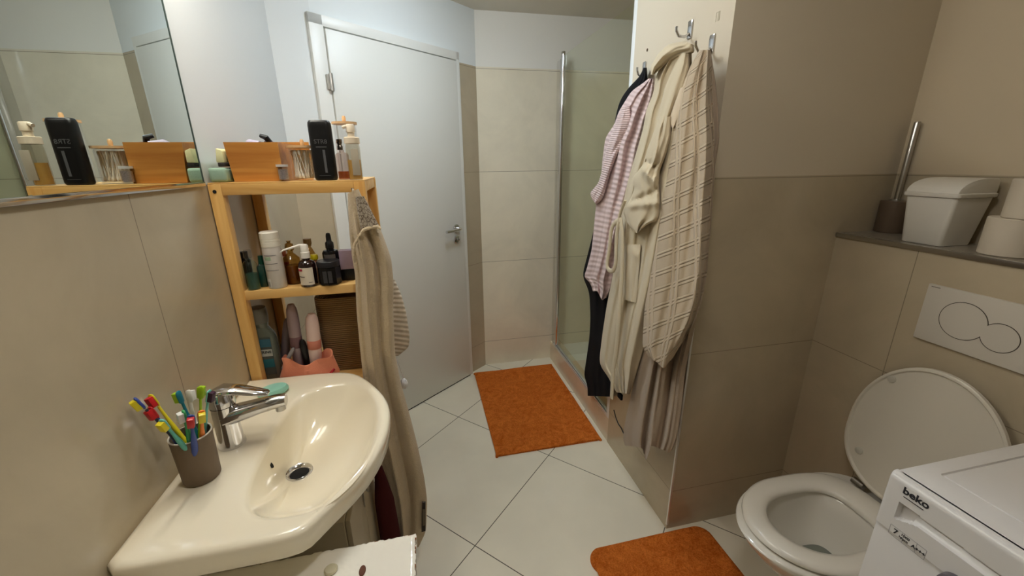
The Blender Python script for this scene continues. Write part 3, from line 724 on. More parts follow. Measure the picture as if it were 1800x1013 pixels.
t = bottle('green_perfume_bottle', 'dark green angular perfume bottle behind the white can', 'perfume', c, [(0, .0005), (.015, .0005), (.016, .003), (.014, .052), (.008, .06), (0, .06)], pm('green_glass', (22, 62, 54), .1, coat=.5), n=6)
b = MB(); b.lathe([(0, 0), (.008, 0), (.006, .022), (0, .022)], (c[0], c[1], c[2]+.0605), n=6); b.build('cap', pm('green_cap', (18, 74, 58), .3), t)
# white spray can
c = mp(487, 1.216); c = (c[0], 1.228, MIDZ)
t = bottle('white_spray_can', 'white shaving foam can with a ribbed white cap on the middle shelf', 'spray can', c, [(0, .0005), (.0215, .0005), (.0225, .003), (.0225, .105), (.0215, .110), (.0215, .112), (0, .112)], pm('can_white', (206, 200, 192), .35, noise=.03))
b = MB(); b.lathe([(0, 0), (.0222, 0), (.0222, .012), (.0212, .013), (.0222, .014), (.0222, .018), (.0212, .019), (.0222, .020), (.0222, .036), (.019, .039), (0, .039)], (c[0], c[1], c[2]+.1122), n=36); b.build('cap', pm('cap_cream', (234, 230, 216), .4), t)
b = MB()
def cylpatch(b, c, r, a0, a1, z0, z1, th=.0004, n=10):
    o = [[(c[0]+(r+th*k)*math.cos(a0+(a1-a0)*i/n), c[1]+(r+th*k)*math.sin(a0+(a1-a0)*i/n), z) for i in range(n+1)] for k in (0, 1) for z in (z0, z1)]
    b.loft([o[0], o[2], o[3], o[1]], False, False, closed=False)
cylpatch(b, c, .0226, -2.55, -1.95, c[2]+.004, c[2]+.028)
b.build('white_code_panel', pm('code_white', (224, 222, 216), .5), t)
b = MB()
for k in range(9):
    a = -2.47+k*.047
    cylpatch(b, c, .02305, a, a+(.012 if k % 2 else .026), c[2]+.007, c[2]+.020)
b.build('printed_code', pm('code_grey', (96, 98, 104), .5), t)
for z in (.05, .068, .09): b = MB(); cylpatch(b, c, .0226, -2.3, -.9, c[2]+z, c[2]+z+.0012); b.build('printed_line', pm('code_grey', (96, 98, 104), .5), t)
b = MB(); cylpatch(b, c, .0226, -2.2, -1.5, c[2]+.078, c[2]+.087); b.build('green_print', pm('print_sage', (150, 176, 148), .5), t)
# golden bottles behind
gold = glass('gold_glass', (.82, .62, .3), .85, .9)
c = mp(521, 1.262)
t = bottle('gold_perfume_bottle', 'amber gold perfume bottle behind the white nozzle arm', 'perfume', c, [(0, .0005), (.0195, .0005), (.0205, .003), (.0205, .070), (.012, .08), (.007, .084), (.007, .09), (0, .09)], gold)
liquid(t, c, .0178, .05, pm('gold_liquid', (150, 106, 44), .15, alpha=.75))
b = MB(); b.lathe([(0, 0), (.0095, 0), (.0115, .008), (.0095, .018), (.004, .021), (.006, .026), (0, .027)], (c[0], c[1], c[2]+.0905), n=24); b.build('cap', pm('gold_cap', (176, 140, 76), .2, .8), t)
c = mp(508, 1.31)
t = bottle('red_tube', 'red and white tube behind the gold perfume bottle', 'tube', c, [(0, .0005), (.011, .0005), (.0115, .003), (.0115, .062), (.009, .07), (0, .07)], stripes('red_white_print', ((150, 34, 30), (214, 200, 186)), 2, .034))
b = MB(); b.lathe([(0, 0), (.009, 0), (.008, .014), (0, .014)], (c[0], c[1], c[2]+.0705), n=20); b.build('cap', pm('tube_cap', (160, 90, 60), .4), t)
c = mp(553, 1.29)
t = bottle('bronze_perfume_bottle', 'bronze tapered perfume bottle behind the brown pharmacy bottle', 'perfume', c, [(0, .0005), (.016, .0005), (.017, .003), (.017, .070), (.010, .088), (.007, .093), (0, .093)], gold)
b = MB(); b.lathe([(0, 0), (.008, 0), (.011, .010), (.0105, .022), (0, .023)], (c[0], c[1], c[2]+.0935), n=8); b.build('cap', pm('bronze_cap', (158, 126, 80), .25, .7), t)
c = mp(560, 1.262)
t = bottle('yellow_lip_balm', 'small yellow round pot behind the brown pharmacy bottle', 'pot', c, [(0, .0005), (.008, .0005), (.008, .062), (0, .062)], pm('orange_stick', (204, 132, 92), .4))
b = MB(); b.lathe([(0, 0), (.0105, 0), (.0115, .006), (.0095, .013), (0, .014)], (c[0], c[1], c[2]+.0625), n=24); b.build('cap', pm('yellow_cap', (204, 184, 30), .35), t)
# brown pharmacy bottle
c = mp(546, 1.222)
t = bottle('pharmacy_bottle', 'dark brown pharmacy bottle with white label and swivel spray arm', 'bottle', c, [(0, .0005), (.0185, .0005), (.020, .003), (.020, .054), (.0165, .062), (.009, .066), (.009, .070), (0, .070)], pm('brown_glass', (34, 16, 14), .08, coat=.6))
b = MB(); cylpatch(b, c, .0201, -2.62, -.75, c[2]+.006, c[2]+.049, n=20); lb = b.build('label_sticker', pm('label_cream', (222, 212, 194), .5), t)
b = MB(); cylpatch(b, c, .02055, -2.55, -1.95, c[2]+.041, c[2]+.046, n=10); b.build('red_band', pm('label_red', (170, 30, 60), .5), lb)
b = MB(); cylpatch(b, c, .02055, -2.5, -1.75, c[2]+.026, c[2]+.0275, n=8); cylpatch(b, c, .02055, -1.4, -1.0, c[2]+.012, c[2]+.013, n=5); b.build('printed_bars', pm('label_print', (90, 70, 70), .5), lb)
wn = pm('white_nozzle', (238, 234, 224), .35)
b = MB(); b.lathe([(0, 0), (.0105, 0), (.0105, .014), (.009, .0155), (.009, .030), (.007, .033), (0, .034)], (c[0], c[1], c[2]+.0704), n=28); cp = b.build('cap', wn, t)
tipn = ony(497, 445, 1.20)
b = MB(); b.tube([(c[0]+.002, c[1], c[2]+.101), (c[0]-.010, c[1]-.002, c[2]+.1015), (tipn.x+.01, tipn.y, tipn.z-.007), (tipn.x+.003, tipn.y, tipn.z-.012)], [.0042, .0038, .002, .0017], 12); b.build('spray_arm', wn, cp)
# black jar, dropper, others
c = mp(583, 1.225)
t = bottle('black_cream_jar', 'squat black cosmetic jar with a flat lid on the middle shelf', 'jar', c, [(0, .0005), (.0225, .0005), (.025, .003), (.025, .040), (.023, .044), (0, .044)], pm('jar_black', (16, 15, 18), .16), n=8)
b = MB(); b.lathe([(0, 0), (.0255, 0), (.0255, .011), (.024, .013), (0, .013)], (c[0], c[1], c[2]+.0445), n=36); b.build('lid', pm('jar_lid', (30, 30, 34), .3), t)
b = MB(); b.box((c[0]-.010, c[1]-.0245, c[2]+.008), (c[0]+.010, c[1]-.0236, c[2]+.036)); b.build('label_sticker', pm('dark_label', (58, 56, 58), .5), t)
c = mp(590, 1.272)
t = bottle('dropper_bottle', 'tall black dropper bottle standing behind the black jar', 'bottle', c, [(0, .0005), (.0195, .0005), (.020, .003), (.020, .072), (.017, .078), (.009, .080), (.009, .083), (0, .083)], pm('dropper_black', (18, 18, 20), .15))
b = MB(); cylpatch(b, c, .0201, -2.3, -.85, c[2]+.03, c[2]+.070, n=14); b.build('label_sticker', pm('dropper_label', (104, 98, 92), .5), t)
b = MB(); b.lathe([(0, 0), (.0105, 0), (.0100, .014), (.0065, .018), (.006, .032), (.0045, .038), (0, .0395)], (c[0], c[1], c[2]+.0834), n=24); b.build('dropper', blackp, t)
c = mp(617, 1.262)
t = thing('lilac_carton', 'small lilac cosmetic carton next to the black dropper bottle', 'box', c)
b = MB(); b.box((c[0]-.018, c[1]-.013, c[2]+.032), (c[0]+.018, c[1]+.013, c[2]+.084), .001); b.build('carton_top', pm('lilac', (170, 150, 168), .5, noise=.1, nscale=60), t)
b = MB(); b.box((c[0]-.0185, c[1]-.0135, c[2]+.0005), (c[0]+.0185, c[1]+.0135, c[2]+.0315), .001); b.build('carton_base', blackp, t)

for o_ in list(C.objects):
    if o_.parent is None and o_.get('category') and abs(o_.location.z-MIDZ) < 1e-4:
        k_ = {'glass_perfume_bottle': 1.2, 'pharmacy_bottle': 1.16, 'black_cream_jar': 1.22, 'dropper_bottle': 1.16, 'white_spray_can': 1.06}.get(o_.name, 1.08)
        o_.scale = (k_, k_, k_)
# ---- low shelf
def lp(px, Y): return (ony(px, 640, Y).x, Y, LOWZ)
c = (ony(470, 640, 1.255).x, 1.258, LOWZ)
mwg = pm('mouthwash_bottle', (104, 110, 98), .12, alpha=.85, coat=.4)
t = thing('mouthwash_bottle', 'large grey green mouthwash bottle with blue label on the lowest visible shelf', 'bottle', c)
b = MB(); rg = []
for z, hx, hy in ((.0005, .036, .021), (.006, .039, .024), (.10, .039, .024), (.15, .038, .023), (.165, .034, .022), (.178, .027, .021), (.186, .022, .020), (.190, .021, .019), (.196, .023, .022), (.203, .023, .022)):
    rg.append([(p[0], p[1], c[2]+z) for p in rbox(c, hx, hy, 0, 0, min(hx, hy)*.75)])
b.loft(rg); b.build('bottle_body', mwg, t)
b = MB(); b.lathe([(0, 0), (.026, 0), (.0265, .03), (.024, .045), (0, .046)], (c[0], c[1], c[2]+.2035), n=32); b.build('cap', pm('mouthwash_cap', (110, 108, 98), .35, alpha=.9), t)
b = MB(); b.box((c[0]-.028, c[1]-.0249, c[2]+0.0400), (c[0]+.030, c[1]-.0241, c[2]+0.1610)); lb = b.build('label_sticker', pm('mw_label', (66, 74, 72), .4), t)
b = MB(); b.box((c[0]-.026, c[1]-.0256, c[2]+0.1010), (c[0]+.029, c[1]-.0250, c[2]+0.1230)); b.build('white_panel', pm('mw_white', (170, 176, 172), .5), lb)
b = text_mesh('LISTERINE', .0115, (c[0]+.001, c[1]-.0262, c[2]+0.1145), (1, 0, 0), (0, 0, 1), .0003, .0002); b.build('lettering', pm('mw_letter', (24, 28, 34), .4), lb)
b = MB(); b.box((c[0]-.026, c[1]-.0256, c[2]+0.1310), (c[0]+.029, c[1]-.0250, c[2]+0.1560)); b.build('blue_panel', pm('mw_blue', (44, 92, 112), .5), lb)
b = MB(); b.lathe([(0, 0), (.007, 0), (.007, .0006), (0, .0006)], (c[0]-.013, c[1]-.0256, c[2]+0.1440), axis=(0, -1, 0), n=20); b.build('round_mark', pm('mw_pale', (150, 190, 200), .5), lb)
b = MB(); b.box((c[0]-.026, c[1]-.0256, c[2]+0.0640), (c[0]+.029, c[1]-.0250, c[2]+0.0910)); b.build('teal_panel', pm('mw_teal', (20, 92, 104), .5), lb)
# coral cloth bag with tubes in it
bag = thing('coral_pouch', 'open coral red cloth pouch full of toiletries on the low shelf', 'pouch', (-.37, 1.25, LOWZ))
gx0, gx1 = ony(488, 665, 1.225).x, ony(592, 650, 1.225).x; gcx = (gx0+gx1)/2; ghx = (gx1-gx0)/2
b = MB(); rg = []; N = 72
for k, (z, s_, rr) in enumerate(((.0006, .86, .0), (.006, .98, .02), (.025, 1.02, .05), (.05, .93, .08), (.068, .84, .1), (.082, .83, .14), (.0835, .80, .14), (.072, .76, .1), (.03, .78, .05), (.008, .7, 0))):
    rg.append([(gcx+ghx*s_*math.cos(a)*(1+rr*math.sin(3*a+k*.4)*.8), 1.241+.032*s_*math.sin(a)*(1+rr*math.sin(5*a+.7*k)), LOWZ+z+(.012*math.sin(2*a+1.)+.006*math.sin(5*a) if .06 < z else 0)) for a in (2*PI*i/N for i in range(N))])
b.loft(rg); b.build('pouch_body', fabric('coral_cloth', (234, 150, 118), None, .5, .12), bag)
b = MB(); b.tube([(gx0+.004, 1.222, LOWZ+.0085), (gx0+.03, 1.211, LOWZ+.008), (gcx, 1.209, LOWZ+.0095), (gx1-.03, 1.213, LOWZ+.018), (gx1-.006, 1.225, LOWZ+.04)], [.004, .008, .007, .006, .004], 12, .8); q = b.build('piping', fabric('crimson_cloth', (168, 34, 44), None, .5, .1), bag); q['label'] = 'crimson edging'
def toil(px0, py0, px1, py1, Y, r, mt, nm, lab, cap=None):
    p1 = ony(px1, py1, Y+.0); p0 = ony(px0, py0, Y); t = thing(nm, lab, 'tube', p0)
    d = (p1-p0)
    b = MB(); b.tube([p0, p0+d*.3, p0+d*.75, p0+d*.93, p1], [r*.9, r, r, r*.85, r*.5], 20); b.build('tube_body', mt, t)
    if cap is not None:
        b = MB(); b.tube([p0+d*.32, p0+d*.34, p0+d*.5, p0+d*.52], [r*.9, r*1.04, r*1.04, r*.9], 20); b.build('printed_band', cap, t)
toil(556, 640, 547, 552, 1.252, .0195, pm('pinkwhite_tube', (226, 200, 192), .4), 'lotion_tube', 'pinkish white rounded lotion tube standing in the coral pouch', pm('pink_print', (206, 130, 110), .4))
toil(527, 645, 511, 535, 1.258, .017, pm('mauve_tube', (150, 130, 132), .4), 'mauve_tube', 'mauve grey slim tube standing in the coral pouch', pm('mauve_dark', (110, 80, 84), .4))
toil(500, 640, 506, 560, 1.288, .013, pm('greymauve_tube', (120, 104, 108), .4), 'grey_tube', 'dark grey mauve tube between the mouthwash and the pouch')
toil(540, 640, 531, 598, 1.245, .010, blackp, 'black_tube', 'short black tube lying in the coral pouch mouth')
toil(498, 648, 516, 612, 1.235, .006, pm('grey_cap2', (150, 146, 148), .4), 'silver_tube', 'little silver grey tube at the left of the coral pouch mouth')
# paper-rope basket
bk = fabric('basket_weave', (150, 122, 84), 'rib', .4, .15, (1, 34), (110, 86, 54))
kx0, kx1 = ony(560, 600, 1.285).x, SX1-.034
b = MB(); rg = []
cc = ((kx0+kx1)/2, 1.367); hx, hy = (kx1-kx0)/2, .085
ks = [(0.0006, .93), (.01, .95), (.08, .98), (.15, .99), (.245, 1.0), (.251, .99), (.251, .95), (.15, .93), (.02, .9)]
for z, s_ in ks: rg.append([(p[0], p[1], LOWZ+z) for p in rbox(cc, hx*s_, hy*s_, 0, 0, .035, 8)])
b.loft(rg)
uvl = b.b.loops.layers.uv.new('UVMap')
for f in b.b.faces:
    for l in f.loops: l[uvl].uv = (l.vert.co.x*5+l.vert.co.y*5, (l.vert.co.z-LOWZ)/.23)
tag(b.build('paper_basket', bk), 'brown ribbed storage basket on the low shelf behind the towel', 'basket')

# ------------------------------------------------------------------ cloth builder
def resample(poly, n):
    P = [Vector((p[0], p[1], 0)) for p in poly]; L = [0]
    for a, c in zip(P, P[1:]): L.append(L[-1]+(c-a).length)
    r = []
    for i in range(n):
        t = L[-1]*i/(n-1); k = 0
        while k < len(L)-2 and L[k+1] < t: k += 1
        f = (t-L[k])/max(1e-9, L[k+1]-L[k]); r.append(P[k].lerp(P[k+1], f))
    # soften corners
    for _ in range(3): r = [r[0]]+[(r[i-1]+r[i]*2+r[i+1])/4 for i in range(1, n-1)]+[r[-1]]
    return r
def cloth(left, right, plane, val, thick=.03, folds=(), ridges=(), nu=56, nv=90, bottom=None, lean=0., back=.012, sq=.5, seed=0, top_pinch=0.):
    """hanging textile: outline measured at its own distance, bulging forward of that plane in folds"""
    from mathutils import noise as NZ
    b = MB(); L = resample(left, nv); R = resample(right, nv)
    uvl = b.b.loops.layers.uv.new('UVMap')
    rs = random.Random(seed); ph = [rs.uniform(0, 6.28) for _ in range(12)]
    off = Vector((-1, 0, 0)) if plane == 'x' else Vector((0, -1, 0))
    fr = []; bk_ = []
    for j in range(nv):
        v = j/(nv-1); vl = val + lean*v
        fn = (lambda q, d: onx(q.x, q.y, d)) if plane == 'x' else (lambda q, d: ony(q.x, q.y, d))
        ra = []; rb = []
        for i in range(nu):
            u = i/(nu-1); q_ = L[j].lerp(R[j], u); dz = 0.; w = 0.
            if bottom and v > .8:
                w = ((v-.8)/.2)**2
                for (u0, d0), (u1, d1) in zip(bottom, bottom[1:]):
                    if u0 <= u <= u1: k = (u-u0)/(u1-u0); k = k*k*(3-2*k); dz = d0+(d1-d0)*k
            e = max(0., 1-abs(2*u-1)**(1/max(.05, sq)*1.6))**.5
            g = min(1., v*8+.35) if top_pinch else 1.
            e2 = max(0., 1-abs(2*u-1)**2)**.5
            h = thick*e2*g
            for k, (amp, kk, wob, drift) in enumerate(folds[:1]):
                h += .55*amp*e*min(1, .25+v*1.6)*math.sin(2*PI*(kk*(u+.5*wob*math.sin(2.3*v+ph[k])/max(kk, 1)) + drift*v)+ph[k+4])
            for (u0, v0, u1, v1, w_, amp) in ridges:
                # distance to a segment in (u, v)
                du, dv = u1-u0, v1-v0; t_ = max(0., min(1., ((u-u0)*du+(v-v0)*dv)/(du*du+dv*dv+1e-9)))
                dist = math.hypot(u-u0-du*t_, (v-v0-dv*t_)*1.6); h += amp*math.exp(-(dist/w_)**2)*min(1, 3*e2)
            if folds:
                h += folds[0][0]*2.2*e2*min(1, .3+v*1.6)*NZ.noise(Vector((u*5.5+v*.8, v*1.7, seed*3.1)))
                h += folds[0][0]*.6*e2*NZ.noise(Vector((u*8+v*2.5, v*4.5, seed*5.3+9)))
            p = fn(q_, vl-h); p.z += dz*w; pb = fn(q_, vl+back*e2); pb.z += dz*w
            ra.append(b.b.verts.new(p)); rb.append(b.b.verts.new(pb))
        fr.append(ra); bk_.append(rb)
    def quad(a, c, d, e, uv):
        f = b.b.faces.new((a, c, d, e))
        for l, q in zip(f.loops, uv): l[uvl].uv = q
    U = lambda i: i/(nu-1); V = lambda j: 1-j/(nv-1)
    for j in range(nv-1):
        for i in range(nu-1):
            uv = [(U(i), V(j)), (U(i+1), V(j)), (U(i+1), V(j+1)), (U(i), V(j+1))]
            quad(fr[j][i], fr[j][i+1], fr[j+1][i+1], fr[j+1][i], uv)
            quad(bk_[j][i+1], bk_[j][i], bk_[j+1][i], bk_[j+1][i+1], uv)
        for i, s_ in ((0, 1), (nu-1, -1)):
            uv = [(U(i), V(j)), (U(i), V(j)), (U(i), V(j+1)), (U(i), V(j+1))]
            quad(bk_[j][i], fr[j][i], fr[j+1][i], bk_[j+1][i], uv)
    for i in range(nu-1):
        for j in (0, nv-1):
            uv = [(U(i), V(j)), (U(i+1), V(j)), (U(i+1), V(j)), (U(i), V(j))]
            quad(fr[j][i], fr[j][i+1], bk_[j][i+1], bk_[j][i], uv)
    bmesh.ops.remove_doubles(b.b, verts=b.b.verts, dist=1e-6)
    return b

# ------------------------------------------------------------------ robes on the shaft
cream = fabric('cream_fleece', (200, 187, 160), None, .6, .05, fuzz_scale=700)
diam = fabric('diamond_knit', (190, 172, 146), 'diamond', .5, .06, (4.2, 10.5), (184, 166, 140), fuzz_scale=700)
greige = fabric('greige_knit', (164, 146, 126), None, .7, .07, fuzz_scale=800)
pinkf = fabric('pink_terry', (216, 194, 192), 'rib', .7, .07, (1, 46), (204, 180, 178), fuzz_scale=700)
darkf = fabric('charcoal_fleece', (20, 20, 23), None, .6, .1, fuzz_scale=700)
def hook(name, lab, px, py, rot=0., long=.05, x=XC):
    p = onx(px, py, x); h = thing(name, lab, 'hook', p, 'chrome robe hooks')
    b = MB(); b.box((x-.005, p.y-.011, p.z-.026), (x-.0005, p.y+.011, p.z+.026), .003); b.build('plate', chrome, h)
    b = MB(); b.tube([(x-.004, p.y, p.z-.012), (x-.02, p.y, p.z-.022), (x-long*.8, p.y, p.z-.02), (x-long, p.y, p.z-.006), (x-long-.001, p.y, p.z+.006)], .0042, 12); b.build('peg', chrome, h)
    return h
hook('robe_hook', 'chrome hook plate above the hood of the cream robe', 1214, 52)
hook('robe_hook', 'chrome hook holding the diamond patterned robe near the shaft edge', 1252, 78, long=.055)
hook('robe_hook', 'chrome hook hidden behind the collar of the black robe', 1133, 122, long=.03)
b = MB(); p = onx(1138, 88, XC); b.lathe([(0, 0), (.0055, 0), (.005, .0015), (0, .0015)], (XC-.0002, p.y, p.z), axis=(-1, 0, 0), n=14); q = struct(b.build('trim_8', pm('plug_hole', (90, 72, 54), .8)))
p = onx(1262, 29, XC); b = MB()
for a in ((-.008, -.001, -.012, .012), (.007, .008, -.012, .012), (-.008, .008, .011, .012)): b.box((XC-.0008, p.y+a[0], p.z+a[2]), (XC-.0001, p.y+a[1], p.z+a[3]))
struct(b.build('trim_9', pm('glue_mark', (170, 160, 138), .8), smooth=False))

# E: charcoal robe (furthest back)
rE = thing('charcoal_robe', 'charcoal black robe hanging behind the pink robe', 'bathrobe', (.85, 1.75, .5))
b = cloth([(1131, 119), (1126, 134), (1108, 150), (1090, 175), (1083, 200), (1066, 300), (1040, 420), (1023, 486), (1036, 512), (1038, 560), (1036, 595), (1028, 650), (1025, 664), (1033, 672), (1033, 696)],
          [(1137, 119), (1140, 160), (1140, 250), (1130, 400), (1100, 520), (1090, 600), (1082, 660), (1078, 698)], 'x', .862, .020, [(.006, 4, .3, 0), (.003, 7, .2, .3)], seed=1, back=.008)
b.build('robe_body', darkf, rE)
# slate hem strip
# D: pink
rD = thing('pink_robe', 'short pale pink terry robe hanging between charcoal and cream robes', 'bathrobe', (.82, 1.7, .9))
b = cloth([(1140, 138), (1132, 145), (1110, 160), (1087, 197), (1080, 219), (1064, 242), (1059, 281), (1056, 317), (1047, 365), (1044, 400), (1040, 440), (1030, 478), (1025, 487), (1038, 497), (1042, 512)],
          [(1150, 138), (1152, 170), (1140, 230), (1128, 300), (1108, 370), (1090, 430), (1080, 480), (1074, 510), (1066, 524)], 'x', .822, .026, [(.006, 3, .4, .2), (.003, 6, .3, .1)],
          [(.25, .05, .15, .5, .05, .014), (.5, .1, .45, .9, .06, .012), (.75, .2, .65, 1, .05, .010), (.35, .2, .3, .9, .04, -.010)], seed=2, back=.008, bottom=[(0, .0), (.3, .01), (.7, -.02), (1, 0)])
b.build('robe_body', pinkf, rD)
b = cloth([(1092, 190), (1080, 222), (1066, 262), (1058, 300), (1052, 322), (1036, 340), (1041, 350)], [(1108, 186), (1110, 210), (1098, 245), (1080, 285), (1068, 320), (1060, 350), (1048, 360)], 'x', .800, .020, [(.003, 3, .3, .2)], [(.4, .1, .5, .8, .12, .008), (.8, .3, .5, .5, .1, -.006)], nu=24, nv=50, seed=4, back=.014)
b.build('sleeve', pinkf, rD)
# C: cream robe
rC = thing('cream_robe', 'long cream hooded robe with belt and pocket on the left hook', 'bathrobe', (.78, 1.35, .45))
b = cloth([(1196, 80), (1170, 100), (1152, 135), (1149, 163), (1136, 193), (1131, 224), (1118, 270), (1103, 317), (1095, 356), (1089, 400), (1082, 460), (1074, 500), (1066, 540), (1059, 587), (1053, 637), (1056, 645), (1070, 664), (1080, 686), (1084, 690)],
          [(1216, 84), (1216, 130), (1206, 180), (1196, 260), (1186, 340), (1172, 420), (1158, 500), (1142, 570), (1130, 620), (1118, 660), (1107, 693)], 'x', .790, .030, [(.008, 4, .35, .15), (.003, 9, .2, .2)],
          [(.15, .02, .1, .95, .05, .016), (.55, .1, .3, .5, .05, .014), (.8, .2, .75, 1, .07, .018), (.65, .3, .6, 1, .04, -.014), (.4, .55, .45, 1, .05, -.010), (.85, .05, .6, .45, .05, .012)], seed=5, back=.010, nv=110)
b.build('robe_body', cream, rC)
# hood
b = cloth([(1203, 72), (1175, 78), (1157, 94), (1143, 118), (1144, 131)], [(1220, 79), (1221, 93), (1203, 97), (1182, 104), (1162, 120), (1149, 132)], 'x', .770, .036, [(.003, 2, .3, .2)], [(.2, .2, .3, .9, .2, .012), (.75, .2, .7, .9, .12, -.010)], nu=30, nv=40, seed=6, back=.018)
b.build('hood', cream, rC)
b = cloth([(1196, 92), (1184, 116), (1170, 150), (1160, 190), (1152, 230), (1146, 262)], [(1212, 94), (1212, 120), (1202, 160), (1188, 196), (1172, 232), (1158, 268)], 'x', .758, .018, [(.002, 2, .3, 0)], [(.5, 0, .5, 1, .2, .008)], nu=20, nv=50, seed=16, back=.012)
b.build('lapel', cream, rC)
# sleeve with folded cuff
b = cloth([(1160, 205), (1148, 235), (1138, 262), (1130, 290), (1112, 312), (1112, 322), (1116, 330), (1108, 350), (1095, 372), (1097, 378), (1106, 398), (1118, 410)],
          [(1182, 205), (1180, 240), (1172, 270), (1160, 300), (1158, 325), (1160, 345), (1160, 365), (1160, 380), (1155, 390), (1146, 391), (1136, 396), (1122, 409)], 'x', .752, .026, [(.004, 3, .4, .3)],
          [(.1, .42, .8, .52, .05, .016), (.1, .36, .7, .40, .035, -.012), (.1, .7, .9, .58, .04, -.010), (.3, .1, .5, .35, .08, .01), (.0, .75, .95, .68, .05, .010)], nu=44, nv=80, seed=7, back=.02)
b.build('sleeve', cream, rC)
# pocket
b = cloth([(1097, 430), (1098, 470), (1098, 527)], [(1126, 430), (1124, 470), (1118, 533)], 'x', .758, .004, [(.002, 2, .3, 0)], [(.5, .1, .8, .2, .15, .006)], nu=20, nv=30, seed=8, back=.018)
b.build('pocket', cream, rC)
# belt: a loop and a long hanging end
def ribbon(pts, w, x, mt, par, nm, th=.004, dx=None):
    """flat textile band along measured points, width w in metres"""
    P = [onx(px, py, x+(dx[i] if dx else 0)) for i, (px, py) in enumerate(pts)]
    Q = resample([(p.y, p.z) for p in P], 40); X = [p.x for p in P]
    b = MB(); rg = []
    for i, q in enumerate(Q):
        t = i/39*(len(X)-1); k = min(int(t), len(X)-2); xx = X[k]+(X[k+1]-X[k])*(t-k)
        a = Q[max(0, i-1)]; c = Q[min(39, i+1)]; d = Vector((0, c.x-a.x, c.y-a.y)).normalized(); s_ = Vector((0, -d.z, d.y))
        c0 = Vector((xx, q.x, q.y)); n = Vector((-1, 0, 0))
        rg.append([c0+s_*w/2*math.cos(2*PI*k2/12)+n*th*math.sin(2*PI*k2/12) for k2 in range(12)])
    b.loft(rg); return b.build(nm, mt, par)
ribbon([(1089, 386), (1078, 394), (1074, 405), (1071, 440), (1066, 468), (1069, 476), (1079, 478), (1083, 462), (1083, 430), (1085, 400), (1089, 388)], .020, .735, cream, rC, 'belt_loop', .006)
ribbon([(1090, 384), (1093, 400), (1094, 440), (1092, 500), (1088, 560), (1084, 610), (1078, 650), (1075, 700)], .026, .738, cream, rC, 'belt_end', .005)
ribbon([(1099, 352), (1092, 370), (1087, 388)], .010, .738, cream, rC, 'belt_knot', .006)
b = MB(); p = onx(1090, 696, .80); b.box((.795, p.y-.018, p.z-.014), (.805, p.y+.018, p.z+.014), .003); q = b.build('size_tag', darkf, rC); q['label'] = 'dark cloth tab under the hem'
# black cord
b = MB(); P = [onx(px, py, .862) for px, py in ((1079, 721), (1082, 733), (1087, 746), (1092, 753), (1096, 762), (1097, 700))]
b.tube(P[:5], .0028, 10); b.build('hanging_cord', blackp, rC)
# B: greige robe under the diamond one
rB = thing('greige_robe', 'greige knit robe whose plain lower half hangs lowest, under the diamond patterned robe', 'bathrobe', (.8, 1.2, .2))
b = cloth([(1228, 90), (1212, 130), (1195, 200), (1180, 300), (1165, 400), (1150, 500), (1135, 590), (1119, 656), (1109, 695), (1099, 739), (1094, 776), (1099, 784)],
          [(1249, 88), (1257, 137), (1263, 188), (1265, 245), (1257, 291), (1250, 403), (1238, 500), (1220, 580), (1204, 652), (1198, 717), (1189, 775), (1181, 792)], 'x', .800, .022, [(.010, 4, .3, .1), (.003, 8, .2, .1)],
          [(.45, .7, .52, 1, .05, .02), (.36, .65, .42, 1, .05, -.014), (.72, .7, .75, 1, .03, -.012), (.86, .7, .86, 1, .03, -.010)], seed=9, back=.012, nv=110,
          bottom=[(0, 0.), (.3, .0), (.36, -.005), (.47, -.055), (.56, .012), (.8, .0), (.93, -.012), (1, 0)])
b.build('robe_body', greige, rB)
# A: diamond robe
rA = thing('diamond_robe', 'beige robe with raised diamond pattern on the right hook', 'bathrobe', (.76, 1.2, .6))
b = cloth([(1229, 88), (1212, 119), (1194, 163), (1186, 200), (1182, 235), (1177, 280), (1171, 320), (1164, 351), (1158, 403), (1151, 441), (1141, 495), (1133, 540), (1130, 590), (1129, 610), (1140, 628)],
          [(1249, 88), (1251, 120), (1253, 188), (1256, 245), (1254, 300), (1250, 345), (1248, 403), (1243, 480), (1234, 530), (1222, 565), (1210, 585), (1196, 608), (1180, 634)], 'x', .752, .034, [(.006, 2, .3, .1), (.003, 5, .25, .15)],
          [(.78, .05, .86, .9, .06, .014), (.95, .1, .97, .9, .05, -.012), (.3, .05, .2, .6, .12, .010), (.62, .1, .62, .8, .06, -.006)], seed=10, back=.016, nv=110, nu=64,
          bottom=[(0, 0), (.25, -.01), (.7, -.03), (1, 0)])
b.build('robe_body', diam, rA)
b = cloth([(1196, 155), (1184, 185), (1177, 208), (1179, 222), (1182, 226)], [(1206, 150), (1206, 175), (1200, 196), (1192, 212), (1184, 226)], 'x', .742, .010, [], [], nu=16, nv=30, seed=11, back=.014)
b.build('lapel', fabric('diamond_plain', (200, 183, 158), None, .5, .06), rA)

